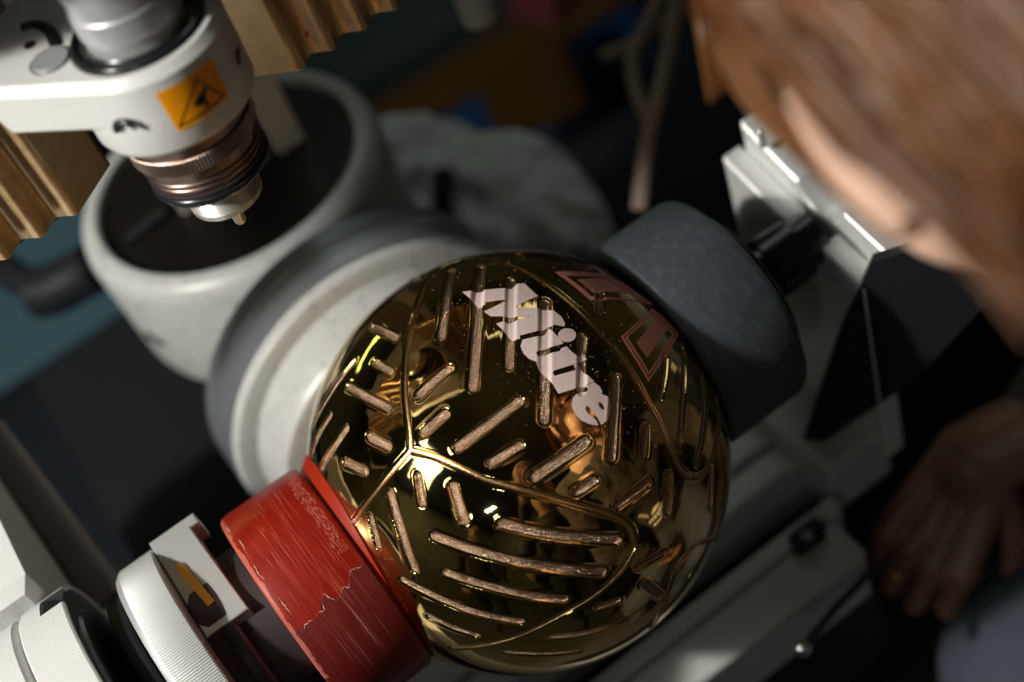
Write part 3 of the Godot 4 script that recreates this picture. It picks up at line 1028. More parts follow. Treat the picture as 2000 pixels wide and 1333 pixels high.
	for j in 8:
		for i in 24:
			var k := j * 25 + i
			idx.append_array([k, k + 1, k + 25, k + 1, k + 26, k + 25])
	part("warning_label", arr(v, n, uv, idx), M.label, o)

func label_image() -> ImageTexture:
	var w := 440
	var h := 300
	var im := Image.create(w, h, false, Image.FORMAT_RGB8)
	im.fill(Color(0.93, 0.60, 0.03))
	var tri := [Vector2(0.62, 0.15) * Vector2(w, h), Vector2(0.90, 0.88) * Vector2(w, h), Vector2(0.06, 0.90) * Vector2(w, h)]
	var hand := [PackedVector2Array([Vector2(0.40, 0.66), Vector2(0.44, 0.56), Vector2(0.62, 0.44), Vector2(0.72, 0.40), Vector2(0.70, 0.50), Vector2(0.64, 0.60), Vector2(0.61, 0.70), Vector2(0.52, 0.72)]), PackedVector2Array([Vector2(0.55, 0.74), Vector2(0.63, 0.70), Vector2(0.65, 0.80), Vector2(0.58, 0.84)])]
	for y in h:
		for x in w:
			var p := Vector2(x, y)
			var dmin := 1e9
			for k in 3:
				var c := Geometry2D.get_closest_point_to_segment(p, tri[k], tri[(k + 1) % 3])
				dmin = minf(dmin, p.distance_to(c))
			var q := p / Vector2(w, h)
			if dmin < 6.5 or Geometry2D.is_point_in_polygon(q, hand[0]) or Geometry2D.is_point_in_polygon(q, hand[1]):
				im.set_pixel(x, y, Color(0.04, 0.03, 0.02))
			elif x < 8 or y < 8 or x > w - 9 or y > h - 9:
				im.set_pixel(x, y, Color(0.98, 0.70, 0.10))
	return ImageTexture.create_from_image(im)

func make_bellows() -> void:
	var zb := -0.13
	var y0 := 0.1865
	var hgt := 0.20
	for side in 2:
		var line := PackedVector2Array()
		if side == 0:
			line.append(Vector2(-0.086, -0.150))
			line.append(Vector2(-0.0875, -0.1488))
			line.append(Vector2(-0.1100, -0.1312))
			line.append(Vector2(-0.1115, -0.130))
		else:
			line.append(Vector2(-0.022, -0.166))
			line.append(Vector2(-0.0205, -0.1646))
			line.append(Vector2(0.0150, -0.1319))
			line.append(Vector2(0.0165, -0.1305))
		var s := -1.0 if side == 0 else 1.0
		var x := line[line.size() - 1].x
		for k in 9:
			for t in range(1, 13):
				var u := t / 12.0
				line.append(Vector2(x + s * u * 0.0188, zb - 0.0062 * sin(PI * u) + 0.0006 * cos(TAU * u)))
			x += s * 0.0188
		var back := PackedVector2Array()
		for i in range(line.size() - 1, -1, -1):
			var tg := (line[mini(i + 1, line.size() - 1)] - line[maxi(i - 1, 0)]).normalized()
			back.append(line[i] + Vector2(-tg.y, tg.x) * (0.0016 * (1.0 if side == 0 else -1.0)) * -1.0)
		var poly := PackedVector2Array()
		for p in line:
			poly.append(Vector2(p.x, -p.y))
		for p in back:
			poly.append(Vector2(p.x, -p.y))
		var o := thing("way_cover", ["tan corrugated way cover left of the engraving head", "tan corrugated way cover right of the engraving head with a red smear"][side], "way cover")
		part("corrugated_sheet", plate(poly, hgt, 0.0003, Vector3.RIGHT, Vector3.FORWARD, true), M.tan_metal, o, Vector3(0, y0, 0))
		if side == 1:
			var a := onp(606, 66, 2, -0.1335)
			for k in 5:
				var b := a + Vector3(rng.randf_range(-0.004, 0.004), rng.randf_range(-0.0015, 0.0015), 0)
				part("red_smear", tube(PackedVector3Array([b, b + Vector3(rng.randf_range(0.0008, 0.003), rng.randf_range(-0.001, 0.001), 0)]), rng.randf_range(0.0003, 0.0006), 6), M.red_mark, o)
	# the gantry that carries the head and the covers, above the frame
	var g := thing("gantry_beam", "white gantry beam carrying the engraving head and both tan covers", "gantry")
	part("beam", box(Vector3(0.29, 0.18, 0.15), 0.006), M.white_paint, g, Vector3(-0.135, 0.34, -0.225))
	var mh := part("motor_housing", box(Vector3(0.24, 0.12, 0.10), 0.006), M.white_paint, g, Vector3(-0.134, 0.405, -0.117))
	mh.basis = Basis(Vector3.UP, deg_to_rad(-26.6))
	part("carriage", box(Vector3(0.10, 0.17, 0.05), 0.005), M.dark_steel, g, Vector3(-0.16, 0.33, -0.205))

func make_column() -> void:
	var o := thing("swivel_column", "white cast machine column with dark round opening and silver banded drum", "machine column")
	var c := Vector3(-0.0195, 0.005, -0.3205)
	part("casting", lathe([Vector2(-0.084, 0.0000), Vector2(-0.084, 0.0982), Vector2(-0.080, 0.1029), Vector2(-0.072, 0.1050), Vector2(0.004, 0.1061), Vector2(0.012, 0.1045), Vector2(0.0165, 0.1014), Vector2(0.0185, 0.0967), Vector2(0.0188, 0.0925), Vector2(0.0175, 0.0907), Vector2(0.002, 0.0901), Vector2(-0.006, 0.0888)], Vector3.UP, 128), M.white_cast, o, c)
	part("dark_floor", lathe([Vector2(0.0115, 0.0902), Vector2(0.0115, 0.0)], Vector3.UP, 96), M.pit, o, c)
	# two guide rails standing in the opening
	part("guide_rail", box(Vector3(0.021, 0.32, 0.012), 0.001), M.bar_grey, o, Vector3(0.0265, 0.175, -0.316))
	part("guide_rail", box(Vector3(0.068, 0.32, 0.012), 0.001), M.bar_dark, o, Vector3(-0.024, 0.175, -0.318))
	var dr := Vector3(-0.016, -0.070, 0)
	part("neck", lathe([Vector2(-0.246, 0.056), Vector2(-0.228, 0.060), Vector2(-0.216, 0.070), Vector2(-0.206, 0.084), Vector2(-0.199, 0.099), Vector2(-0.197, 0.1065)], Vector3.BACK, 128), M.white_cast, o, dr)
	part("silver_band", lathe([Vector2(-0.198, 0.104), Vector2(-0.1975, 0.1084), Vector2(-0.1965, 0.1094), Vector2(-0.183, 0.1094), Vector2(-0.1822, 0.1080), Vector2(-0.1808, 0.1080), Vector2(-0.1800, 0.1094), Vector2(-0.1605, 0.1094), Vector2(-0.1597, 0.1084), Vector2(-0.1592, 0.104)], Vector3.BACK, 128), M.band, o, dr)
	part("drum", lathe([Vector2(-0.1595, 0.105), Vector2(-0.1590, 0.1070), Vector2(-0.1582, 0.1090), Vector2(-0.1530, 0.1092), Vector2(-0.1505, 0.1080), Vector2(-0.1495, 0.1055), Vector2(-0.1495, 0.0965), Vector2(-0.1475, 0.0945), Vector2(-0.122, 0.0940), Vector2(-0.1185, 0.0915), Vector2(-0.117, 0.087), Vector2(-0.117, 0.0)], Vector3.BACK, 128), M.white_cast, o, dr)
	for q in [[352, 604], [366, 612]]:
		var p := onp(q[0], q[1], 1, -0.035)
		var rad := Vector3(p.x - c.x, 0, p.z - c.z).normalized()
		part("screw", lathe([Vector2(0, 0.0045), Vector2(0.0015, 0.004), Vector2(0.0015, 0)], rad, 16), M.steel if q[0] > 360 else M.black_gloss, o, Vector3(c.x, -0.033, c.z) + rad * 0.1053)
	var pa := onp(248, 470, 1, 0.0185)
	part("latch", tube(PackedVector3Array([pa, pa + (c - pa).slide(Vector3.UP).normalized() * 0.03 + Vector3(0, 0.003, 0)]), 0.0042, 10), M.black_plastic, o)

func make_bed() -> void:
	var o := thing("machine_bed", "grey machine bed of long parallel rails under the ball", "machine bed")
	part("front_rail", box(Vector3(0.62, 0.05, 0.030), 0.002), M.bed_grey, o, Vector3(-0.160, -0.197, 0.062))
	part("front_rail_step", box(Vector3(0.62, 0.05, 0.012), 0.002), M.bed_grey, o, Vector3(-0.150, -0.1935, 0.0395))
	part("inner_rail", box(Vector3(0.62, 0.05, 0.020), 0.002), M.bed_grey, o, Vector3(-0.140, -0.196, -0.010))
	part("inner_rail", box(Vector3(0.62, 0.05, 0.036), 0.002), M.bed_grey, o, Vector3(-0.140, -0.193, -0.042))
	part("trough", box(Vector3(0.62, 0.08, 0.20), 0.002), M.black_plastic, o, Vector3(-0.15, -0.275, -0.03))
	var k := thing("rail_clip", "small black clip at the end of the grey front rail", "clip")
	part("clip", box(Vector3(0.022, 0.016, 0.012), 0.002), M.black_plastic, k, onp(1578, 1052, 1, -0.168))
	part("clip_screw", lathe([Vector2(0, 0.004), Vector2(0.003, 0.0035), Vector2(0.003, 0)], Vector3.UP, 16), M.dark_steel, k, onp(1578, 1052, 1, -0.16))
	var l := thing("lever_knob", "tiny polished ball knob on a dark lever at lower right", "lever")
	var p := at(1568, 1266, 0.80)
	part("rod", tube(PackedVector3Array([p, at(1640, 1180, 0.83), at(1720, 1100, 0.86)]), 0.0026, 8), M.dark_steel, l)
	var sp := SphereMesh.new()
	sp.radius = 0.0052
	sp.height = 0.0104
	part("knob", sp, M.chrome, l, p)

# ------------------------------------------------------------------ people
var head_at := Vector3(0, 0, 0)
var head_b := Basis()                      # columns: her left, the crown, where she faces

func hp(x: float, y: float, z: float) -> Vector3:
	return head_at + head_b * Vector3(x, y, z)

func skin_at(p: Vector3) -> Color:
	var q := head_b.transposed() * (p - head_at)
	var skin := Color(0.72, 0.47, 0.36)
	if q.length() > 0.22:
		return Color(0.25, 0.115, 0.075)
	if q.y > 0.075 or (q.z < -0.004 and q.y > -0.07 and absf(q.x) < 0.085 and not (absf(q.x) > 0.066 and absf(q.y + 0.004) < 0.03)):
		return Color(0.10, 0.045, 0.02)
	if q.z > 0.05:
		if absf(q.y + 0.062) < 0.0105 and absf(q.x) < 0.026 - absf(q.y + 0.062) * 0.8:
			return Color(0.42, 0.12, 0.11) if absf(q.y + 0.062) > 0.0016 else Color(0.10, 0.03, 0.03)
		if absf(q.y - 0.030 + absf(absf(q.x) - 0.032) * 0.22) < 0.0048 and absf(q.x) > 0.012 and absf(q.x) < 0.054:
			return Color(0.09, 0.04, 0.025)
		if absf(q.y + 0.038) < 0.005 and absf(absf(q.x) - 0.0075) < 0.004 and q.z > 0.09:
			return Color(0.12, 0.04, 0.03)
		if Vector2(absf(q.x) - 0.031, (q.y - 0.004) * 1.7).length() < 0.0185:
			return Color(0.40, 0.20, 0.15)
		skin = skin.lerp(Color(0.66, 0.30, 0.24), 0.5 * exp(-Vector2(absf(q.x) - 0.038, q.y + 0.028).length_squared() * 2600.0))
	return skin

func make_woman() -> void:
	head_at = at(2045, 0, 0.415)
	var face := (ax_r * 0.02 - ax_u * 0.07 + ax_f).normalized()
	var crown := Vector3(-0.0262, 0.6635, -0.7477)
	crown = (crown - face * crown.dot(face)).normalized()
	head_b = Basis(crown.cross(face), crown, face)
	var o := thing("person", "person with straight brown hair leaning over the gold ball, one hand hanging at lower right", "person")
	var id := head_b
	var b := [
		["e", hp(0, 0.022, -0.012), id, Vector3(0.073, 0.088, 0.090), 1.0], ["e", hp(0, -0.035, 0.028), id, Vector3(0.056, 0.078, 0.060), 1.0],
		["e", hp(0, -0.098, 0.058), id, Vector3(0.022, 0.019, 0.020), 1.0], ["e", hp(0.036, -0.030, 0.056), id, Vector3(0.025, 0.024, 0.022), 1.0], ["e", hp(-0.036, -0.030, 0.056), id, Vector3(0.025, 0.024, 0.022), 1.0],
		["e", hp(0.030, 0.026, 0.072), id, Vector3(0.028, 0.010, 0.013), 1.0], ["e", hp(-0.030, 0.026, 0.072), id, Vector3(0.028, 0.010, 0.013), 1.0],
		["c", hp(0, 0.012, 0.082), hp(0, -0.030, 0.104), 0.0075, 0.0115], ["c", hp(0.011, -0.033, 0.092), hp(-0.011, -0.033, 0.092), 0.0085, 0.0085],
		["c", hp(0.016, -0.057, 0.082), hp(-0.016, -0.057, 0.082), 0.0062, 0.0062], ["c", hp(0.014, -0.068, 0.081), hp(-0.014, -0.068, 0.081), 0.0072, 0.0072],
		["e", hp(0.032, 0.004, 0.096), id, Vector3(0.017, 0.011, 0.014), -1.0], ["e", hp(-0.032, 0.004, 0.096), id, Vector3(0.017, 0.011, 0.014), -1.0],
		["e", hp(0.075, -0.004, -0.006), id, Vector3(0.008, 0.029, 0.017), 1.0], ["e", hp(-0.075, -0.004, -0.006), id, Vector3(0.008, 0.029, 0.017), 1.0],
		["c", hp(0, -0.07, -0.015), hp(0, -0.15, -0.035), 0.050, 0.052],
	]
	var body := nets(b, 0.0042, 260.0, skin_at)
	var neck := hp(0, -0.165, -0.04)
	var hips := Vector3(0.43, -0.26, 0.53)
	var lf := Vector3(-0.79, 0, 0.5).normalized()      # her left
	var shl := neck + lf * 0.155 - Vector3(0, 0.03, 0)
	var shr := neck - lf * 0.165 - Vector3(0, 0.03, 0)
	var wrist := at(1915, 885, 0.90)
	var elbow_r := Vector3(0.46, -0.14, 0.16)
	var elbow_l := shl + Vector3(0.02, -0.27, 0.05)
	var wrist_l := elbow_l + Vector3(0.12, -0.17, -0.06)
	var knee_r := Vector3(0.235, -0.33, 0.155)
	var knee_l := Vector3(0.08, -0.40, 0.36)
	var along := -ax_u * 0.85 - ax_r * 0.38 + ax_f * 0.25
	var back := -ax_f * 0.85 + ax_u * 0.35 - ax_r * 0.1
	var hb := hand_bones(wrist, along, back, -1.0, [0.86, 0.80, 0.74, 0.66], 0.90)
	hb.append(["c", wrist - along.normalized() * 0.01 + (elbow_r - wrist) * 0.25, wrist + along.normalized() * 0.01, 0.027, 0.024])
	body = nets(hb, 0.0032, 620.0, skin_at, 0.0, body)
	var rb: Array = hb[9]
	var ring := TorusMesh.new()
	ring.inner_radius = 0.0088
	ring.outer_radius = 0.0112
	ring.rings = 24
	ring.ring_segments = 10
	var rg := part("finger_ring", ring, M.gold_ring, o, (rb[1] as Vector3).lerp(rb[2], 0.45))
	var fd: Vector3 = ((rb[2] as Vector3) - (rb[1] as Vector3)).normalized()
	rg.basis = frame_for(fd) * Basis(Vector3.RIGHT, PI / 2)
	var hl := hand_bones(wrist_l, Vector3(0.2, -0.7, -0.6), lf, 1.0, [0.5, 0.5, 0.5, 0.5], 0.98)
	hl.append(["c", wrist_l + (elbow_l - wrist_l) * 0.3, wrist_l, 0.028, 0.024])
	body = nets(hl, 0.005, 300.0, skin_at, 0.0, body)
	var core := [["c", neck + (hp(0, -0.1, -0.02) - neck) * 0.4, neck, 0.05, 0.055], ["c", neck, hips, 0.09, 0.11], ["c", shl, shr, 0.05, 0.05], ["c", shr, elbow_r, 0.043, 0.036], ["c", elbow_r, wrist, 0.036, 0.026], ["c", shl, elbow_l, 0.043, 0.036], ["c", elbow_l, wrist_l, 0.036, 0.026],
		["c", hips - lf * 0.08, knee_r, 0.075, 0.055], ["c", hips + lf * 0.08, knee_l, 0.075, 0.055], ["c", knee_r, Vector3(0.30, -0.78, 0.30), 0.052, 0.036], ["c", knee_l, Vector3(0.14, -0.80, 0.45), 0.052, 0.036]]
	body = nets(core, 0.014, 90.0, skin_at, 0.0, body)
	part("body", nets_mesh(body), M.skin, o)
	for s in [-1.0, 1.0]:
		var eyeball := SphereMesh.new()
		eyeball.radius = 0.0122
		eyeball.height = 0.0244
		part("eyeball", eyeball, M.eye_white, o, hp(0.0315 * s, 0.003, 0.0735))
		var iris := SphereMesh.new()
		iris.radius = 0.0062
		iris.height = 0.0124
		part("iris", iris, M.iris, o, hp(0.0315 * s, -0.001, 0.0808))
		part("eyelid", tube(smooth_path([hp((0.0315 - 0.015) * s, 0.003, 0.0815), hp(0.0315 * s, 0.0095, 0.0868), hp((0.0315 + 0.015) * s, 0.004, 0.078)], 0.002), 0.0021, 8), M.lid, o)
	# clothing over the body
	var chest := neck.lerp(hips, 0.33)
	var front := (Vector3(-0.5, 0.05, -0.79)).normalized()
	var top := [["c", neck.lerp(hips, 0.10), hips, 0.108, 0.135], ["c", chest + front * 0.03 - lf * 0.07, chest + front * 0.03 + lf * 0.07, 0.085, 0.085], ["c", shl.lerp(neck, 0.1), shr.lerp(neck, 0.1), 0.064, 0.064], ["c", shr, elbow_r, 0.062, 0.052], ["c", elbow_r, elbow_r.lerp(wrist, 0.72), 0.052, 0.040], ["c", shl, elbow_l, 0.062, 0.052], ["c", elbow_l, elbow_l.lerp(wrist_l, 0.75), 0.050, 0.040], ["c", hips - lf * 0.06, hips + lf * 0.06, 0.14, 0.14]]
	part("jersey", nets_mesh(nets(top, 0.011, 85.0, null, 0.006)), M.jersey, o)
	var jeans := [["c", hips - lf * 0.07, knee_r, 0.100, 0.074], ["c", hips + lf * 0.07, knee_l, 0.100, 0.074], ["c", knee_r, Vector3(0.30, -0.78, 0.30), 0.070, 0.052], ["c", knee_l, Vector3(0.14, -0.80, 0.45), 0.070, 0.052], ["c", Vector3(0.30, -0.8, 0.30), Vector3(0.26, -0.82, 0.2), 0.045, 0.035], ["c", Vector3(0.14, -0.82, 0.45), Vector3(0.07, -0.84, 0.36), 0.045, 0.035]]
	part("jeans", nets_mesh(nets(jeans, 0.012, 90.0, null, 0.004)), M.denim, o)
	# printed letters on the jersey: seen only in the ball
	var from := on_ball(1283, 1000) * BR
	var sight := (from - eye).normalized()
	var nrm := from.normalized()
	var way := sight - nrm * (2.0 * sight.dot(nrm))
	var spot := from
	for k in 60:
		var near := 1e9
		for q in top:
			var ab: Vector3 = q[2] - q[1]
			var t := clampf((spot - q[1]).dot(ab) / ab.length_squared(), 0.0, 1.0)
			near = minf(near, spot.distance_to(q[1] + ab * t) - lerpf(q[3], q[4], t))
		if near < 0.004:
			break
		spot += way * near
	var out := -way
	var pup := Vector3.UP.slide(out).normalized()
	var place := Basis(pup.cross(out), pup, out)
	var tm := TextMesh.new()
	var sf := SystemFont.new()
	sf.font_names = PackedStringArray(["Droid Serif"])
	sf.font_weight = 700
	tm.font = sf
	tm.text = "T"
	tm.font_size = 64
	tm.pixel_size = 0.0017
	tm.depth = 0.003
	var tt := part("printed_letter", tm, M.print_white, o)
	tt.basis = place
	tt.position = spot - way * 0.022 + pup * 0.045
	for r in 2:
		for k in (7 if r == 0 else 5):
			var bar := part("print_stroke", box(Vector3(0.0075, 0.014 - 0.004 * r, 0.003), 0.0005), M.print_white, o)
			bar.basis = place
			bar.position = tt.position + place * Vector3((k - (3.0 if r == 0 else 2.0)) * 0.0115, -0.052 - 0.022 * r, -0.002)
	part("print_swoosh", tube(smooth_path([tt.position + place * Vector3(0.03, -0.03, 0), tt.position + place * Vector3(0.055, 0.0, 0), tt.position + place * Vector3(0.085, 0.05, -0.002)], 0.01), 0.003, 6), M.print_white, o)
	# hair: locks from the parting over the crown, down the sides and back
	var st := SurfaceTool.new()
	st.begin(Mesh.PRIMITIVE_TRIANGLES)
	var shades := [Color(0.32, 0.125, 0.040), Color(0.20, 0.070, 0.022), Color(0.42, 0.19, 0.075), Color(0.09, 0.030, 0.011), Color(0.42, 0.22, 0.11), Color(0.28, 0.095, 0.025)]
	for k in 1300:
		var sd := -1.0 if k % 2 else 1.0
		var az := deg_to_rad(rng.randf_range(104.0 if sd > 0 else 98.0, 180.0)) * sd
		var lay := rng.randf_range(0.0, 1.0)
		var rx := 0.080 + 0.010 * lay
		var ry := 0.094 + 0.010 * lay
		var rz := 0.098 + 0.010 * lay
		var pz := cos(az) * 0.075 + 0.005 + rng.randf_range(-0.02, 0.02)
		if absf(az) < deg_to_rad(135) and rng.randf() < 0.65:
			pz = rng.randf_range(0.015, 0.088)
		var start := Vector3(0.003 * sd, sqrt(maxf(1.0 - pz * pz / (rz * rz), 0.02)) * ry, pz)
		var rim := Vector3(sin(az) * rx, 0.0, cos(az) * rz)
		if absf(az) < deg_to_rad(75):
			rim.z -= 0.004
		var pts := []
		for i in 6:
			var t := i / 5.0
			var v := start.lerp(rim, t)
			v /= sqrt(v.x * v.x / (rx * rx) + v.y * v.y / (ry * ry) + v.z * v.z / (rz * rz))
			pts.append(v + Vector3(0, 0.02, -0.012))
		var q: Vector3 = pts[5]
		var len := rng.randf_range(0.05, 0.09) if absf(az) < deg_to_rad(140) else rng.randf_range(0.10, 0.16)
		var drift := Vector3(-q.x * 0.12, -1.0, -0.5 if absf(az) < deg_to_rad(110) else -0.15)
		for i in range(1, 4):
			pts.append(q + drift * (len * i / 3.0) + Vector3(rng.randf_range(-0.004, 0.004), 0, rng.randf_range(-0.004, 0.004)))
		var wp := []
		for p in pts:
			wp.append(hp(p.x, p.y, p.z))
		var path := smooth_path(wp, 0.016)
		var rad := []
		var w := rng.randf_range(0.0012, 0.0034)
		for i in path.size():
			rad.append(w * (1.0 - 0.75 * pow(float(i) / path.size(), 3.0)))
		var clump := int(absf(az) * 15.0 + 0.35 * rng.randf())
		var sh: Color = shades[(clump * 7 + (3 if sd > 0 else 0)) % 6] if rng.randf() < 0.75 else shades[rng.randi() % 6]
		tube(path, rad, 5, st, sh.lerp(Color(0.22, 0.085, 0.032), 0.62) * rng.randf_range(0.26, 0.62))
	# fringe over the forehead and a curtain beside the left cheek
	for k in 330:
		var x := rng.randf_range(-0.035, 0.062)
		var g := rng.randf_range(0.0, 0.006)
		var pts := [Vector3(x * 0.25, 0.112 + g * 0.5, 0.025), Vector3(x * 0.8, 0.094 + g, 0.060), Vector3(x * 1.05, 0.066, 0.079 + g), Vector3(x * 1.15 + 0.008, 0.044, 0.086 + g - absf(x) * 0.3)]
		if k % 2:
			pts = [Vector3(0.004, 0.112 + g, rng.randf_range(0.0, 0.06)), Vector3(0.042, 0.092 + g, 0.050), Vector3(0.066 + g, 0.050, 0.044 + g), Vector3(0.073 + g, 0.008, 0.024), Vector3(0.072 + g, -0.030, rng.randf_range(-0.020, 0.006))]
		var wp := []
		for p in pts:
			wp.append(hp(p.x, p.y, p.z))
		var path := smooth_path(wp, 0.014)
		var rad := []
		var w := rng.randf_range(0.0012, 0.0030)
		for i in path.size():
			rad.append(w * (1.0 - 0.75 * pow(float(i) / path.size(), 3.0)))
		var sh: Color = shades[(int((x + 1.0) * 90.0) * 5) % 6]
		tube(path, rad, 5, st, sh.lerp(Color(0.21, 0.088, 0.036), 0.5) * rng.randf_range(0.26, 0.58))
	part("hair", st.commit(), M.hair, o)
	var cap := [["e", hp(0, 0.040, -0.020), head_b, Vector3(0.079, 0.082, 0.092), 1.0], ["e", hp(0, -0.03, -0.055), head_b, Vector3(0.068, 0.09, 0.05), 1.0]]
	part("hair_mass", nets_mesh(nets(cap, 0.007, 200.0)), M.hair_under, o)

# A plainly dressed standing figure, feet at base, facing along way; used for the people who show only in the ball.
func make_standing(label: String, base: Vector3, way: Vector3, h: float, top: Color, legs: Color, hairc: Color, hold := Vector3.ZERO) -> void:
	var s := h / 1.72
	way = way.slide(Vector3.UP).normalized()
	var lf := Vector3.UP.cross(way)
	var q := func(x: float, y: float, z: float) -> Vector3: return base + (lf * x + Vector3.UP * y + way * z) * s
	var fb := Basis(lf, Vector3.UP, way)
	var b := [["e", q.call(0, 1.60, 0.0), fb, Vector3(0.074, 0.10, 0.092) * s, 1.0], ["e", q.call(0, 1.54, 0.03), fb, Vector3(0.055, 0.075, 0.06) * s, 1.0], ["c", q.call(0, 1.575, 0.085), q.call(0, 1.545, 0.105), 0.008 * s, 0.011 * s], ["c", q.call(0, 1.38, -0.01), q.call(0, 1.52, 0.0), 0.055 * s, 0.05 * s],
		["c", q.call(0, 1.30, 0), q.call(0, 0.98, 0), 0.125 * s, 0.12 * s], ["c", q.call(-0.155, 1.37, 0), q.call(0.155, 1.37, 0), 0.06 * s, 0.06 * s], ["c", q.call(-0.07, 0.94, 0), q.call(0.07, 0.94, 0), 0.115 * s, 0.115 * s]]
	for k in [-1.0, 1.0]:
		b.append(["c", q.call(0.09 * k, 0.92, 0), q.call(0.10 * k, 0.48, 0.02), 0.09 * s, 0.06 * s])
		b.append(["c", q.call(0.10 * k, 0.48, 0.02), q.call(0.11 * k, 0.08, -0.01), 0.06 * s, 0.04 * s])
		b.append(["c", q.call(0.11 * k, 0.045, -0.02), q.call(0.125 * k, 0.035, 0.17), 0.042 * s, 0.034 * s])
		var el: Vector3 = q.call(0.24 * k, 1.08, -0.02)
		var wr: Vector3 = q.call(0.22 * k, 0.86, 0.08)
		if hold != Vector3.ZERO:
			el = q.call(0.23 * k, 1.14, 0.10)
			wr = hold + lf * 0.07 * k
		b.append(["c", q.call(0.19 * k, 1.36, 0), el, 0.055 * s, 0.045 * s])
		b.append(["c", el, wr, 0.043 * s, 0.03 * s])
		b.append_array(hand_bones(wr, (wr - el).normalized(), lf * k, 1.0, [0.7, 0.7, 0.7, 0.7], s))
	var paint := func(p: Vector3) -> Color:
		var y := (p.y - base.y) / s
		var z := (p - base).dot(way) / s
		var x := absf((p - base).dot(lf)) / s
		if y > 1.43 and x < 0.12:
			if y > 1.66 or (z < 0.02 and y > 1.5):
				return hairc
			if z > 0.06 and absf(y - 1.585) < 0.012 and x > 0.015 and x < 0.05:
				return Color(0.10, 0.05, 0.04)
			return Color(0.50, 0.30, 0.22)
		if hold == Vector3.ZERO and x > 0.17 and y < 0.86 and y > 0.6:
			return Color(0.50, 0.30, 0.22)
		if y < 0.07:
			return Color(0.03, 0.03, 0.03)
		return top if y > 0.95 or x > 0.19 else legs
	var o := part("person", nets_mesh(nets(b, 0.017, 70.0, paint, 0.002)), M.painted, self)
	tag(o, label, "person")

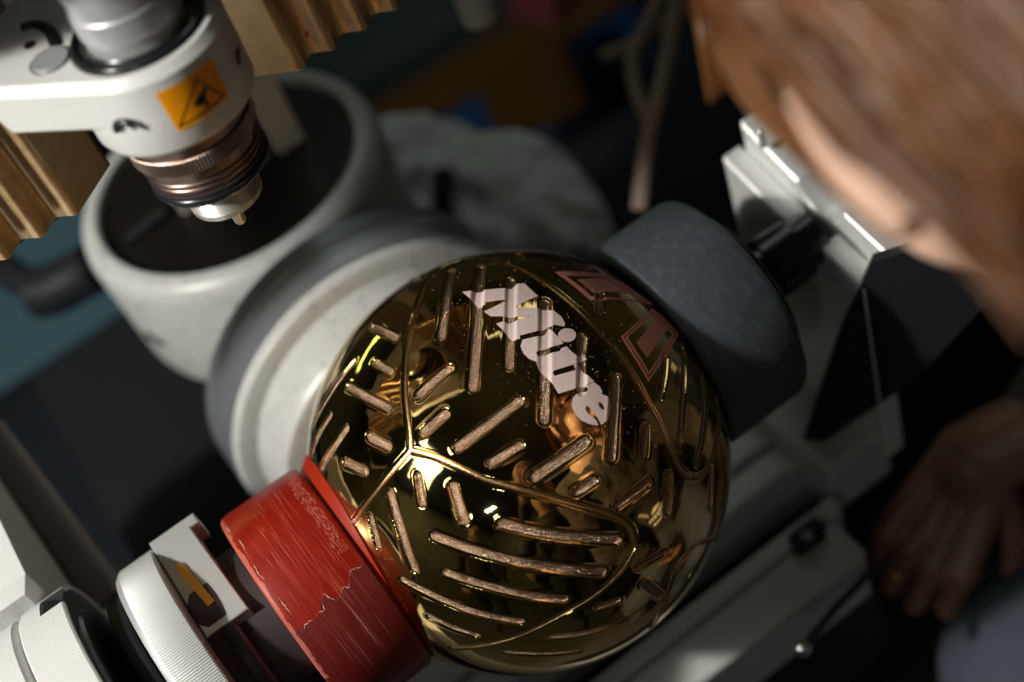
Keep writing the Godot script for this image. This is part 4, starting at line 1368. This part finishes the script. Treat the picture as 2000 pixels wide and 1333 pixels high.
# ------------------------------------------------------------------ what lies behind, and the room
func make_background() -> void:
	var j := thing("grey_cloth", "rumpled grey cloth heaped behind the machine column", "cloth")
	var c := [["e", at(800, 395, 1.17), Basis(), Vector3(0.052, 0.066, 0.06), 1.0], ["e", at(850, 350, 1.20), Basis(), Vector3(0.046, 0.05, 0.05), 1.0], ["e", at(985, 420, 1.15), Basis(), Vector3(0.062, 0.062, 0.055), 1.0], ["e", at(1070, 480, 1.12), Basis(), Vector3(0.05, 0.05, 0.05), 1.0], ["e", at(900, 520, 1.16), Basis(), Vector3(0.09, 0.06, 0.08), 1.0]]
	part("cloth", nets_mesh(nets(c, 0.006, 110.0, null, 0.007)), M.grey_cloth, j)
	part("dark_strap", tube(smooth_path([at(868, 335, 1.09), at(862, 380, 1.085), at(868, 430, 1.08)], 0.01), 0.008, 10), M.black_plastic, j)
	var cord := thing("brown_cord", "twisted brown cord hanging in a fork behind the black cup", "cord")
	part("strand", tube(smooth_path([at(1330, -40, 1.0), at(1312, 70, 1.0), at(1296, 150, 1.0), at(1276, 235, 1.0), at(1262, 300, 1.0), at(1250, 410, 1.0)], 0.01), 0.0062, 10), M.cord, cord)
	part("strand", tube(smooth_path([at(1300, -30, 1.02), at(1262, 55, 1.02), at(1236, 115, 1.02), at(1244, 185, 1.015), at(1264, 240, 1.008), at(1266, 300, 1.004)], 0.01), 0.0055, 10), M.cord, cord)
	part("strand", tube(smooth_path([at(1312, 30, 1.03), at(1276, 60, 1.04), at(1225, 92, 1.06), at(1180, 110, 1.08)], 0.01), 0.005, 8), M.cord, cord)
	var cr := thing("blue_crate", "dark blue crate with an ochre front rim far behind the tan cover", "crate")
	var turn := Basis(Vector3.UP, deg_to_rad(-4.0))
	var w := part("tub", box(Vector3(0.50, 0.16, 0.34), 0.006), M.deep_blue, cr)
	w.basis = turn
	w.position = at(800, 230, 1.72) + Vector3(0.06, -0.05, -0.10)
	var lid := part("rim_board", box(Vector3(0.52, 0.022, 0.075), 0.006), M.ochre, cr)
	lid.basis = turn
	lid.position = w.position + Vector3(0, 0.085, 0.135)
	var tb := thing("teal_case", "dark teal case resting on the blue crate in the far background", "case")
	var t := part("case", box(Vector3(0.46, 0.05, 0.27), 0.006), M.teal, tb)
	t.basis = turn
	t.position = w.position + Vector3(-0.01, 0.107, -0.045)
	part("latch", box(Vector3(0.05, 0.02, 0.01), 0.002), M.dark_steel, tb, t.position + Vector3(0.1, 0.0, 0.14))
	var br := thing("maroon_folder", "dark maroon folder standing upright beside the teal case", "folder")
	var f := part("cover", box(Vector3(0.04, 0.20, 0.22), 0.004), M.wine, br)
	f.basis = Basis(Vector3.UP, deg_to_rad(12)) * Basis(Vector3.BACK, deg_to_rad(-14))
	f.position = at(985, 60, 1.78)
	part("spine_label", box(Vector3(0.026, 0.10, 0.003), 0.0008), M.ochre, f, Vector3(0, 0.0, 0.1115))
	var yb := thing("ochre_board", "dull ochre board leaning behind the grey cloth", "board")
	var y := part("board", box(Vector3(0.11, 0.10, 0.012), 0.002), M.ochre, yb)
	y.basis = Basis(Vector3.UP, deg_to_rad(-10)) * Basis(Vector3.RIGHT, deg_to_rad(-18))
	y.position = at(1035, 175, 1.60)
	var knob := thing("white_cap", "small white cap at the top edge right of the tan cover", "cap")
	part("cap", lathe([Vector2(-0.02, 0.0), Vector2(-0.02, 0.012), Vector2(0.006, 0.012), Vector2(0.010, 0.009), Vector2(0.011, 0.0)], Vector3.UP, 24), M.white_paint, knob, at(920, -14, 0.9))
	var bench := struct("work_bench", box(Vector3(1.3, 0.06, 0.9), 0.004), M.bench_teal, Vector3(-0.72, -0.52, -0.75))
	struct("bench_body", box(Vector3(2.6, 0.45, 1.5), 0.004), M.mat_black, Vector3(0.0, -0.78, -1.06))
	var pm := thing("black_mat", "matt black mat lying left of the machine drum", "mat")
	var m0 := onp(0, 782, 1, -0.25)
	var m1 := onp(240, 582, 1, -0.25)
	var zz := (m0.z + m1.z) * 0.5
	part("mat", box(Vector3(0.9, 0.02, 0.55), 0.003), M.mat_black, pm, Vector3(-0.47, -0.26, zz + 0.275))
	var hose := thing("black_hose", "black hose with a thick fitting left of the white column", "hose")
	part("hose", tube(smooth_path([at(-60, 480, 1.10), at(0, 520, 1.08), at(50, 552, 1.06), at(100, 562, 1.05)], 0.008), 0.0125, 16), M.black_plastic, hose)
	part("fitting", tube(smooth_path([at(70, 572, 1.05), at(110, 562, 1.045), at(160, 535, 1.04), at(188, 520, 1.035)], 0.006), 0.0195, 16), M.black_plastic, hose)
	part("metal_end", tube(PackedVector3Array([at(180, 515, 1.03), at(200, 506, 1.025)]), 0.006, 12), M.steel, hose)
	# an occasional dark hose and block under the drum
	var blk := thing("machine_plinth", "black machine plinth below the white drum and column", "plinth")
	part("block", box(Vector3(0.40, 0.5, 0.32), 0.006), M.black_plastic, blk, Vector3(-0.02, -0.42, -0.34))
	part("cable", tube(smooth_path([onp(300, 640, 1, -0.2), onp(370, 760, 1, -0.21), onp(410, 830, 1, -0.2), onp(450, 900, 1, -0.2)], 0.01), 0.010, 10), M.black_plastic, blk)

func make_room() -> void:
	struct("floor", box(Vector3(6.4, 0.1, 6.6), 0.002), M.floor, Vector3(0, FLOOR - 0.05, 0.1))
	struct("ceiling", box(Vector3(6.4, 0.1, 6.6), 0.002), M.ceiling, Vector3(0, 1.75, 0.1))
	struct("back_wall", box(Vector3(6.4, 2.9, 0.1), 0.002), M.wall, Vector3(0, 0.3, -3.0))
	struct("front_wall", box(Vector3(6.4, 2.9, 0.1), 0.002), M.wall, Vector3(0, 0.3, 3.2))
	struct("left_wall", box(Vector3(0.1, 2.9, 6.4), 0.002), M.wall, Vector3(-3.05, 0.3, 0.1))
	struct("right_wall", box(Vector3(0.1, 2.9, 6.4), 0.002), M.wall, Vector3(3.05, 0.3, 0.1))
	ceiling_panel("broad ceiling light over the left side of the workshop", Vector3(-1.85, 1.66, 0.10), Vector2(1.2, 0.6), FILL, 3.0)
	ceiling_panel("small greenish ceiling light mirrored between two onlookers in the ball", Vector3(-1.75, 1.66, 2.05), Vector2(0.30, 0.14), 0.5, 5.0)
	ceiling_panel("wide dim ceiling light behind the machine on its right", Vector3(1.15, 1.66, -1.25), Vector2(1.5, 1.0), 0.38, 0.6)
	var wl := thing("wall_light", "long strip light on the back wall, mirrored as a green streak on the ball", "wall light", Vector3(-0.62, 0.50, -2.92))
	part("batten", box(Vector3(0.86, 0.09, 0.05), 0.004), M.white_paint, wl)
	part("strip_lamp", box(Vector3(0.80, 0.05, 0.01), 0.002), M.glow_green, wl, Vector3(0, 0, 0.03))
	lit_panel(wl, Vector2(0.80, 0.05), 0.10, Color(0.85, 1.0, 0.60), Vector3(0, 0, 0.04), Vector3(0, PI, 0))

func lit_panel(parent: Node3D, size: Vector2, energy: float, color: Color, pos: Vector3, turn: Vector3) -> void:
	var al := AreaLight3D.new()
	al.name = "panel_light"
	al.area_size = size
	al.light_color = color
	al.light_energy = energy
	al.area_range = 8.0
	al.area_attenuation = 2.0
	al.shadow_enabled = true
	al.rotation = turn
	al.position = pos
	parent.add_child(al)

func ceiling_panel(label: String, p: Vector3, size: Vector2, energy: float, glow: float) -> void:
	var cl := thing("ceiling_light", label, "ceiling light", p)
	part("housing", box(Vector3(size.x + 0.06, 0.05, size.y + 0.06), 0.004), M.white_paint, cl, Vector3(0, 0.022, 0))
	part("diffuser_lamp", box(Vector3(size.x, 0.006, size.y), 0.001), M.glow if glow > 1.0 else M.glow_dim, cl, Vector3(0, -0.008, 0))
	lit_panel(cl, size, energy, Color(0.96, 1.0, 0.96), Vector3(0, -0.016, 0), Vector3(-PI / 2, 0, 0))

func make_lamp() -> void:
	var o := thing("work_lamp", "bright gooseneck work lamp reflected as the glaring spot on the ball", "lamp")
	var pos := LAMP
	var dirv := (Vector3(0.0, 0.03, 0.0) - pos).normalized()
	part("shade", lathe([Vector2(-0.10, 0.0), Vector2(-0.10, 0.028), Vector2(-0.06, 0.056), Vector2(0.01, 0.070), Vector2(0.008, 0.067), Vector2(-0.055, 0.053)], dirv, 48), M.black_plastic, o, pos)
	var bulb := SphereMesh.new()
	bulb.radius = 0.060
	bulb.height = 0.120
	bulb.radial_segments = 48
	var lens := part("bulb_lens", bulb, M.bulb, o, pos)
	lens.basis = frame_for(dirv) * Basis.from_scale(Vector3(1, 1, 0.5))
	var arm_end := Vector3(-0.75, 0.40, -0.30)
	part("gooseneck", tube(smooth_path([pos - dirv * 0.09, pos - dirv * 0.2 + Vector3(0, 0.05, -0.02), pos + Vector3(-0.22, 0.02, -0.25), arm_end + Vector3(-0.05, 0, -0.05), Vector3(-0.48, 0.40, -0.28)], 0.02), 0.007, 10), M.dark_steel, o)
	var l := SpotLight3D.new()
	l.name = "lamp_beam"
	l.light_energy = KEY
	l.light_color = Color(1.0, 0.985, 0.965)
	l.light_size = 0.029
	l.spot_range = 8.0
	l.spot_attenuation = 2.0
	l.spot_angle = 34.0
	l.spot_angle_attenuation = 0.35
	l.shadow_enabled = true
	o.add_child(l)
	l.position = pos
	l.basis = Basis.looking_at(dirv, Vector3.UP)

# ------------------------------------------------------------------ materials
func scratch_image() -> ImageTexture:
	# the wear on the red cup: u runs round the cup (0..1), v along its 0.0465 m of length
	var w := 2048
	var h := 300
	var im := Image.create(w, h, false, Image.FORMAT_RGB8)
	var fn := FastNoiseLite.new()
	fn.frequency = 0.02
	fn.fractal_octaves = 4
	var edge := []
	for y in h:
		edge.append(0.0)
	var ks := [[0.0, 43.8], [0.10, 44.4], [0.22, 45.0], [0.34, 44.5], [0.42, 40.2], [0.48, 38.5], [0.53, 42.6], [0.60, 43.5], [0.68, 41.2], [0.74, 42.4], [0.80, 39.2], [0.86, 37.2], [1.0, 38.0]]
	for y in h:
		var t := float(y) / h
		for k in ks.size() - 1:
			if t >= ks[k][0] and t <= ks[k + 1][0]:
				edge[y] = (lerpf(ks[k][1], ks[k + 1][1], (t - ks[k][0]) / (ks[k + 1][0] - ks[k][0])) + 90.0) / 360.0
	for y in h:
		for x in w:
			var u := float(x) / w
			var n := fn.get_noise_2d(x * 0.5, y)
			var n2 := fn.get_noise_2d(x * 0.18 + 900.0, y * 5.0)
			var c: Color
			if u < edge[y] and u > 0.02:
				c = Color(0.20, 0.0055, 0.0018).lerp(Color(0.25, 0.011, 0.003), 0.5 + n * 0.8)
				if n2 > 0.36:
					c = c.lerp(Color(0.45, 0.10, 0.08), (n2 - 0.36) * 1.4)
			else:
				c = Color(0.120, 0.009, 0.007).lerp(Color(0.14, 0.015, 0.013), clampf(0.5 + n2 * 0.5 + n * 0.5, 0.0, 1.0))
			im.set_pixel(x, y, c.linear_to_srgb())
	for k in 150:
		var y := rng.randf_range(4, h - 4)
		var heavy := rng.randf() < 0.25
		if rng.randf() < 0.5:
			y = h * (0.30 + 0.16 * rng.randf()) if rng.randf() < 0.5 else h * (0.55 + 0.2 * rng.randf())
		var x := rng.randf_range(0.17, 0.42) * w
		var l := rng.randf_range(20, 240)
		var slope := rng.randf_range(-0.03, 0.06)
		var a := rng.randf_range(0.12, 0.5) if not heavy else rng.randf_range(0.4, 0.8)
		for i in int(l):
			var fade := sin(PI * i / l) * (0.5 + 0.5 * rng.randf())
			var yy := int(y + slope * i)
			var xx := int(x + i)
			if yy > 0 and yy < h and xx < w:
				im.set_pixel(xx, yy, im.get_pixel(xx, yy).lerp(Color(0.86, 0.70, 0.66), a * fade))
				if heavy and yy + 1 < h:
					im.set_pixel(xx, yy + 1, im.get_pixel(xx, yy + 1).lerp(Color(0.86, 0.70, 0.66), a * fade * 0.6))
	# scuffed whitish band at the ball side and along the outer rim
	for x in range(int(w * 0.16), int(w * 0.33)):
		var n := fn.get_noise_2d(x * 1.3, 50.0)
		for y in range(int(h * 0.83 + n * 16), int(h * 0.955 + n * 6)):
			if y > 0 and y < h and fn.get_noise_2d(x * 2.2, y * 9.0 + 200.0) + 0.5 * fn.get_noise_2d(x * 9.0, y * 9.0) > 0.02 + 0.5 * (float(x) / w - 0.2):
				im.set_pixel(x, y, im.get_pixel(x, y).lerp(Color(0.80, 0.60, 0.56), 0.3 + 0.4 * rng.randf()))
	for x in range(int(w * 0.14), int(w * 0.45)):
		for y in range(0, int(h * 0.05 + 8.0 * fn.get_noise_2d(x * 1.0, 700.0))):
			if y >= 0:
				im.set_pixel(x, y, im.get_pixel(x, y).lerp(Color(0.86, 0.55, 0.50), 0.55))
	return ImageTexture.create_from_image(im)

func hairlines() -> ImageTexture:
	# fine polishing scratches
	var n := 1024
	var im := Image.create(n, n, false, Image.FORMAT_L8)
	im.fill(Color(0.5, 0.5, 0.5))
	for k in 1500:
		var p := Vector2(rng.randf() * n, rng.randf() * n)
		var a := deg_to_rad(58.0) + rng.randfn(0.0, 0.28) if k % 4 else rng.randf() * TAU
		var bend := rng.randf_range(-0.002, 0.002)
		var v := rng.randf_range(0.1, 0.9)
		for i in rng.randi_range(40, 260):
			im.set_pixel(posmod(int(p.x), n), posmod(int(p.y), n), Color(v, v, v))
			p += Vector2(cos(a), sin(a))
			a += bend
	return ImageTexture.create_from_image(im)

func make_materials() -> void:
	var fine := noise_tex(0.06, 256, 3)
	var grain := noise_tex(0.11, 512, 2, FastNoiseLite.TYPE_CELLULAR, 5)
	var coarse := noise_tex(0.08, 512, 2, FastNoiseLite.TYPE_SIMPLEX, 6)
	var speckle := ramped(noise_tex(0.085, 512, 2, FastNoiseLite.TYPE_SIMPLEX, 8), [lin(0.10, 0.055, 0.03), lin(0.42, 0.26, 0.16), lin(0.90, 0.66, 0.50)], [0.25, 0.5, 0.8])
	var cloudy := noise_tex(0.014, 256, 4, FastNoiseLite.TYPE_SIMPLEX_SMOOTH, 9)
	var g := mat("gold", Color(0.84, 0.55, 0.205), 0.03, 1.0)
	mat("gold_ring", Color(0.85, 0.60, 0.25), 0.2, 1.0)
	g.roughness_texture = ramped(noise_tex(0.01, 512, 4, FastNoiseLite.TYPE_SIMPLEX_SMOOTH, 3), [Color(0.5, 0.5, 0.5), Color(1, 1, 1)], [0.3, 0.8])
	g.roughness = 0.03
	g.uv1_triplanar = true
	g.uv1_scale = Vector3.ONE * 12.0
	g.clearcoat_enabled = true
	g.clearcoat = 0.3
	g.clearcoat_roughness = 0.10
	bump(g, hairlines(), 0.0008, 12.0)
	var gr := mat("groove", Color.WHITE, 0.30, 1.0)
	gr.albedo_texture = speckle
	bump(gr, coarse, 0.06, 30.0)
	var sm := mat("seam", Color(0.88, 0.58, 0.30), 0.22, 1.0)
	bump(sm, fine, 0.008, 120.0)
	var e := mat("etch", Color(0.88, 0.72, 0.70), 0.55, 0.25)
	e.albedo_texture = ramped(noise_tex(0.12, 512, 2, FastNoiseLite.TYPE_SIMPLEX, 12), [lin(0.62, 0.38, 0.36), lin(0.99, 0.77, 0.75), lin(1.0, 0.92, 0.91)], [0.25, 0.5, 0.75])
	e.albedo_color = Color.WHITE
	bump(e, coarse, 0.02, 40.0)
	var er := mat("etch_red", Color(1.0, 0.42, 0.36), 0.50, 0.15)
	bump(er, grain, 0.012, 90.0)
	mat("dust", Color(0.85, 0.62, 0.38), 0.4, 0.8)
	var rr := mat("red_rubber", Color.WHITE, 0.42)
	rr.albedo_texture = scratch_image()
	rr.uv1_scale = Vector3(1, 1.0 / 0.0463, 1)
	rr.uv1_offset = Vector3(0, 0.1425 / 0.0463, 0)
	rr.roughness = 0.34
	var rl := mat("red_lip", Color(0.27, 0.015, 0.003), 0.38)
	mat("film", Color(0.70, 0.46, 0.41), 0.5)
	var al := mat("alu", Color(0.64, 0.66, 0.68), 0.34, 0.65)
	bump(al, fine, 0.004, 60.0)
	var ac := mat("alu_cast", Color(0.74, 0.75, 0.75), 0.36, 0.35)
	bump(ac, fine, 0.006, 50.0)
	mat("band", Color(0.40, 0.43, 0.47), 0.28, 0.75)
	mat("steel", Color(0.62, 0.60, 0.58), 0.22, 1.0)
	mat("steel_soft", Color(0.66, 0.64, 0.61), 0.30, 0.75)
	mat("alu_knurl", Color(0.56, 0.58, 0.59), 0.42, 0.65)
	mat("chrome", Color(0.80, 0.82, 0.84), 0.06, 1.0)
	var bz := mat("bronze", Color(0.25, 0.185, 0.155), 0.30, 0.95)
	bump(bz, fine, 0.004, 90.0)
	mat("brass", Color(0.62, 0.33, 0.06), 0.35, 0.9)
	mat("dark_steel", Color(0.085, 0.072, 0.075), 0.38, 0.7)
	var wp := mat("white_paint", Color(0.57, 0.58, 0.58), 0.38)
	bump(wp, fine, 0.012, 45.0)
	var wc := mat("white_cast", Color.WHITE, 0.36)
	wc.albedo_texture = ramped(noise_tex(0.012, 512, 5, FastNoiseLite.TYPE_SIMPLEX_SMOOTH, 41), [lin(0.28, 0.28, 0.265), lin(0.42, 0.43, 0.43), lin(0.45, 0.46, 0.46)], [0.05, 0.33, 0.9])
	bump(wc, fine, 0.010, 16.0)
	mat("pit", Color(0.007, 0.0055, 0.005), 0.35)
	mat("bar_dark", Color(0.27, 0.25, 0.23), 0.5)
	mat("bar_grey", Color(0.70, 0.67, 0.62), 0.5)
	mat("black_plastic", Color(0.011, 0.012, 0.015), 0.5, 0.0, 0.3)
	mat("black_gloss", Color(0.012, 0.012, 0.014), 0.22)
	mat("grey_gloss", Color(0.075, 0.08, 0.085), 0.20)
	mat("grey_rod", Color(0.16, 0.14, 0.14), 0.45)
	mat("wine", Color(0.060, 0.006, 0.010), 0.6)
	mat("bed_grey", Color(0.46, 0.475, 0.475), 0.5)
	var br := mat("black_rubber", Color.WHITE, 0.55)
	br.albedo_texture = ramped(noise_tex(0.012, 512, 5, FastNoiseLite.TYPE_SIMPLEX_SMOOTH, 21), [lin(0.036, 0.044, 0.056), lin(0.046, 0.056, 0.069), lin(0.075, 0.086, 0.10)], [0.15, 0.6, 0.98])
	br.uv1_triplanar = true
	br.uv1_scale = Vector3.ONE * 22.0
	var lb := mat("label", Color.WHITE, 0.35)
	lb.albedo_texture = label_image()
	var tn := mat("tan_metal", Color.WHITE, 0.34, 0.6)
	tn.albedo_texture = ramped(noise_tex(0.02, 512, 5, FastNoiseLite.TYPE_SIMPLEX_SMOOTH, 33), [lin(0.44, 0.29, 0.15), lin(0.52, 0.355, 0.19), lin(0.57, 0.41, 0.23)], [0.1, 0.45, 0.95])
	tn.uv1_scale = Vector3.ONE * 9.0
	bump(tn, grain, 0.006, 9.0)
	mat("red_mark", Color(0.50, 0.03, 0.02), 0.5)
	var sk := mat("skin", Color.WHITE, 0.42)
	sk.vertex_color_use_as_albedo = true
	sk.subsurf_scatter_enabled = true
	sk.subsurf_scatter_strength = 0.12
	mat("eye_white", Color(0.62, 0.58, 0.54), 0.15)
	mat("iris", Color(0.05, 0.035, 0.02), 0.1)
	mat("lid", Color(0.20, 0.09, 0.06), 0.5)
	var hr := mat("hair", Color.WHITE, 0.33, 0.0, 0.36)
	hr.vertex_color_use_as_albedo = true
	mat("hair_under", Color(0.06, 0.026, 0.012), 0.5)
	var js := mat("jersey", Color(0.045, 0.036, 0.032), 0.85)
	js.rim_enabled = true
	js.rim = 0.3
	mat("print_white", Color(0.75, 0.74, 0.70), 0.6)
	mat("denim", Color(0.045, 0.055, 0.078), 0.85)
	var pa := mat("painted", Color.WHITE, 0.7)
	pa.vertex_color_use_as_albedo = true
	mat("grey_cloth", Color(0.62, 0.64, 0.65), 0.9)
	mat("cord", Color(0.27, 0.19, 0.15), 0.7)
	mat("deep_blue", Color(0.005, 0.035, 0.10), 0.5)
	mat("ochre", Color(0.030, 0.014, 0.003), 0.6, 0.0, 0.2)
	mat("teal", Color(0.014, 0.021, 0.021), 0.7, 0.0, 0.15)
	mat("bench_teal", Color(0.11, 0.22, 0.33), 0.5)
	mat("mat_black", Color(0.010, 0.012, 0.016), 0.8, 0.0, 0.15)
	mat("floor", Color(0.030, 0.028, 0.025), 0.6)
	mat("ceiling", Color(0.22, 0.22, 0.18), 0.9)
	var wl := mat("wall", Color.WHITE, 0.9)
	wl.albedo_texture = ramped(cloudy, [lin(0.11, 0.105, 0.08), lin(0.17, 0.16, 0.12)], [0.2, 0.9])
	wl.uv1_triplanar = true
	wl.uv1_scale = Vector3.ONE * 0.6
	var bl := mat("bulb", Color(1, 1, 1), 0.3)
	bl.emission_enabled = true
	bl.emission = Color(1.0, 0.95, 0.86)
	bl.emission_energy_multiplier = 70.0
	var gl := mat("glow", Color(1, 1, 1), 0.4)
	gl.emission_enabled = true
	gl.emission = Color(0.90, 1.0, 0.88)
	gl.emission_energy_multiplier = 3.0
	var gm := mat("glow_dim", Color(1, 1, 1), 0.4)
	gm.emission_enabled = true
	gm.emission = Color(0.96, 1.0, 0.96)
	gm.emission_energy_multiplier = 0.25
	var gg := mat("glow_green", Color(1, 1, 1), 0.4)
	gg.emission_enabled = true
	gg.emission = Color(0.80, 1.0, 0.45)
	gg.emission_energy_multiplier = 1.0

const LAMP := Vector3(-0.8636, 0.8156, 0.0486)
const KEY := 1.2
const FILL := 0.8

func _ready() -> void:
	rng.seed = 7
	var cam := Camera3D.new()
	cam.name = "camera"
	cam.fov = 26.99
	cam.near = 0.02
	cam.far = 30.0
	add_child(cam)
	cam.transform = Transform3D(Basis(ax_r, ax_u, -ax_f).orthonormalized(), eye)
	var ph := CameraAttributesPhysical.new()
	ph.frustum_focal_length = 50.0
	ph.frustum_focus_distance = 0.66
	ph.exposure_aperture = 2.8
	ph.frustum_near = 0.02
	ph.frustum_far = 30.0
	cam.attributes = ph
	cam.current = true
	var we := WorldEnvironment.new()
	var env := Environment.new()
	env.background_mode = Environment.BG_COLOR
	env.background_color = Color(0.01, 0.012, 0.014)
	env.tonemap_mode = Environment.TONE_MAPPER_LINEAR
	env.tonemap_exposure = 1.0
	env.sdfgi_enabled = true
	env.ssao_enabled = true
	env.ssil_enabled = true
	we.environment = env
	we.name = "environment"
	add_child(we)
	make_materials()
	make_lamp()
	make_room()
	make_bed()
	make_column()
	make_bellows()
	make_head()
	make_tailstock()
	make_black_cup()
	make_gearbox()
	make_chuck()
	make_red_cup()
	make_ball()
	make_background()
	make_woman()
	make_standing("dark dressed person holding a camera, seen mirrored in the ball", Vector3(-0.22, FLOOR, 0.98), Vector3(0.25, 0, -1), 1.74, Color(0.03, 0.03, 0.035), Color(0.03, 0.035, 0.05), Color(0.05, 0.03, 0.02), Vector3(-0.13, 0.50, 0.60))
	make_standing("onlooker with reddish hair and black top, mirrored left of the light spot", Vector3(-1.15, FLOOR, 0.95), Vector3(1.15, 0, -0.95), 1.72, Color(0.02, 0.02, 0.022), Color(0.04, 0.045, 0.06), Color(0.16, 0.06, 0.03))
	make_standing("onlooker in a grey shirt, mirrored right of the light spot", Vector3(-0.75, FLOOR, 1.75), Vector3(0.75, 0, -1.75), 1.78, Color(0.16, 0.16, 0.15), Color(0.03, 0.035, 0.05), Color(0.10, 0.05, 0.03))
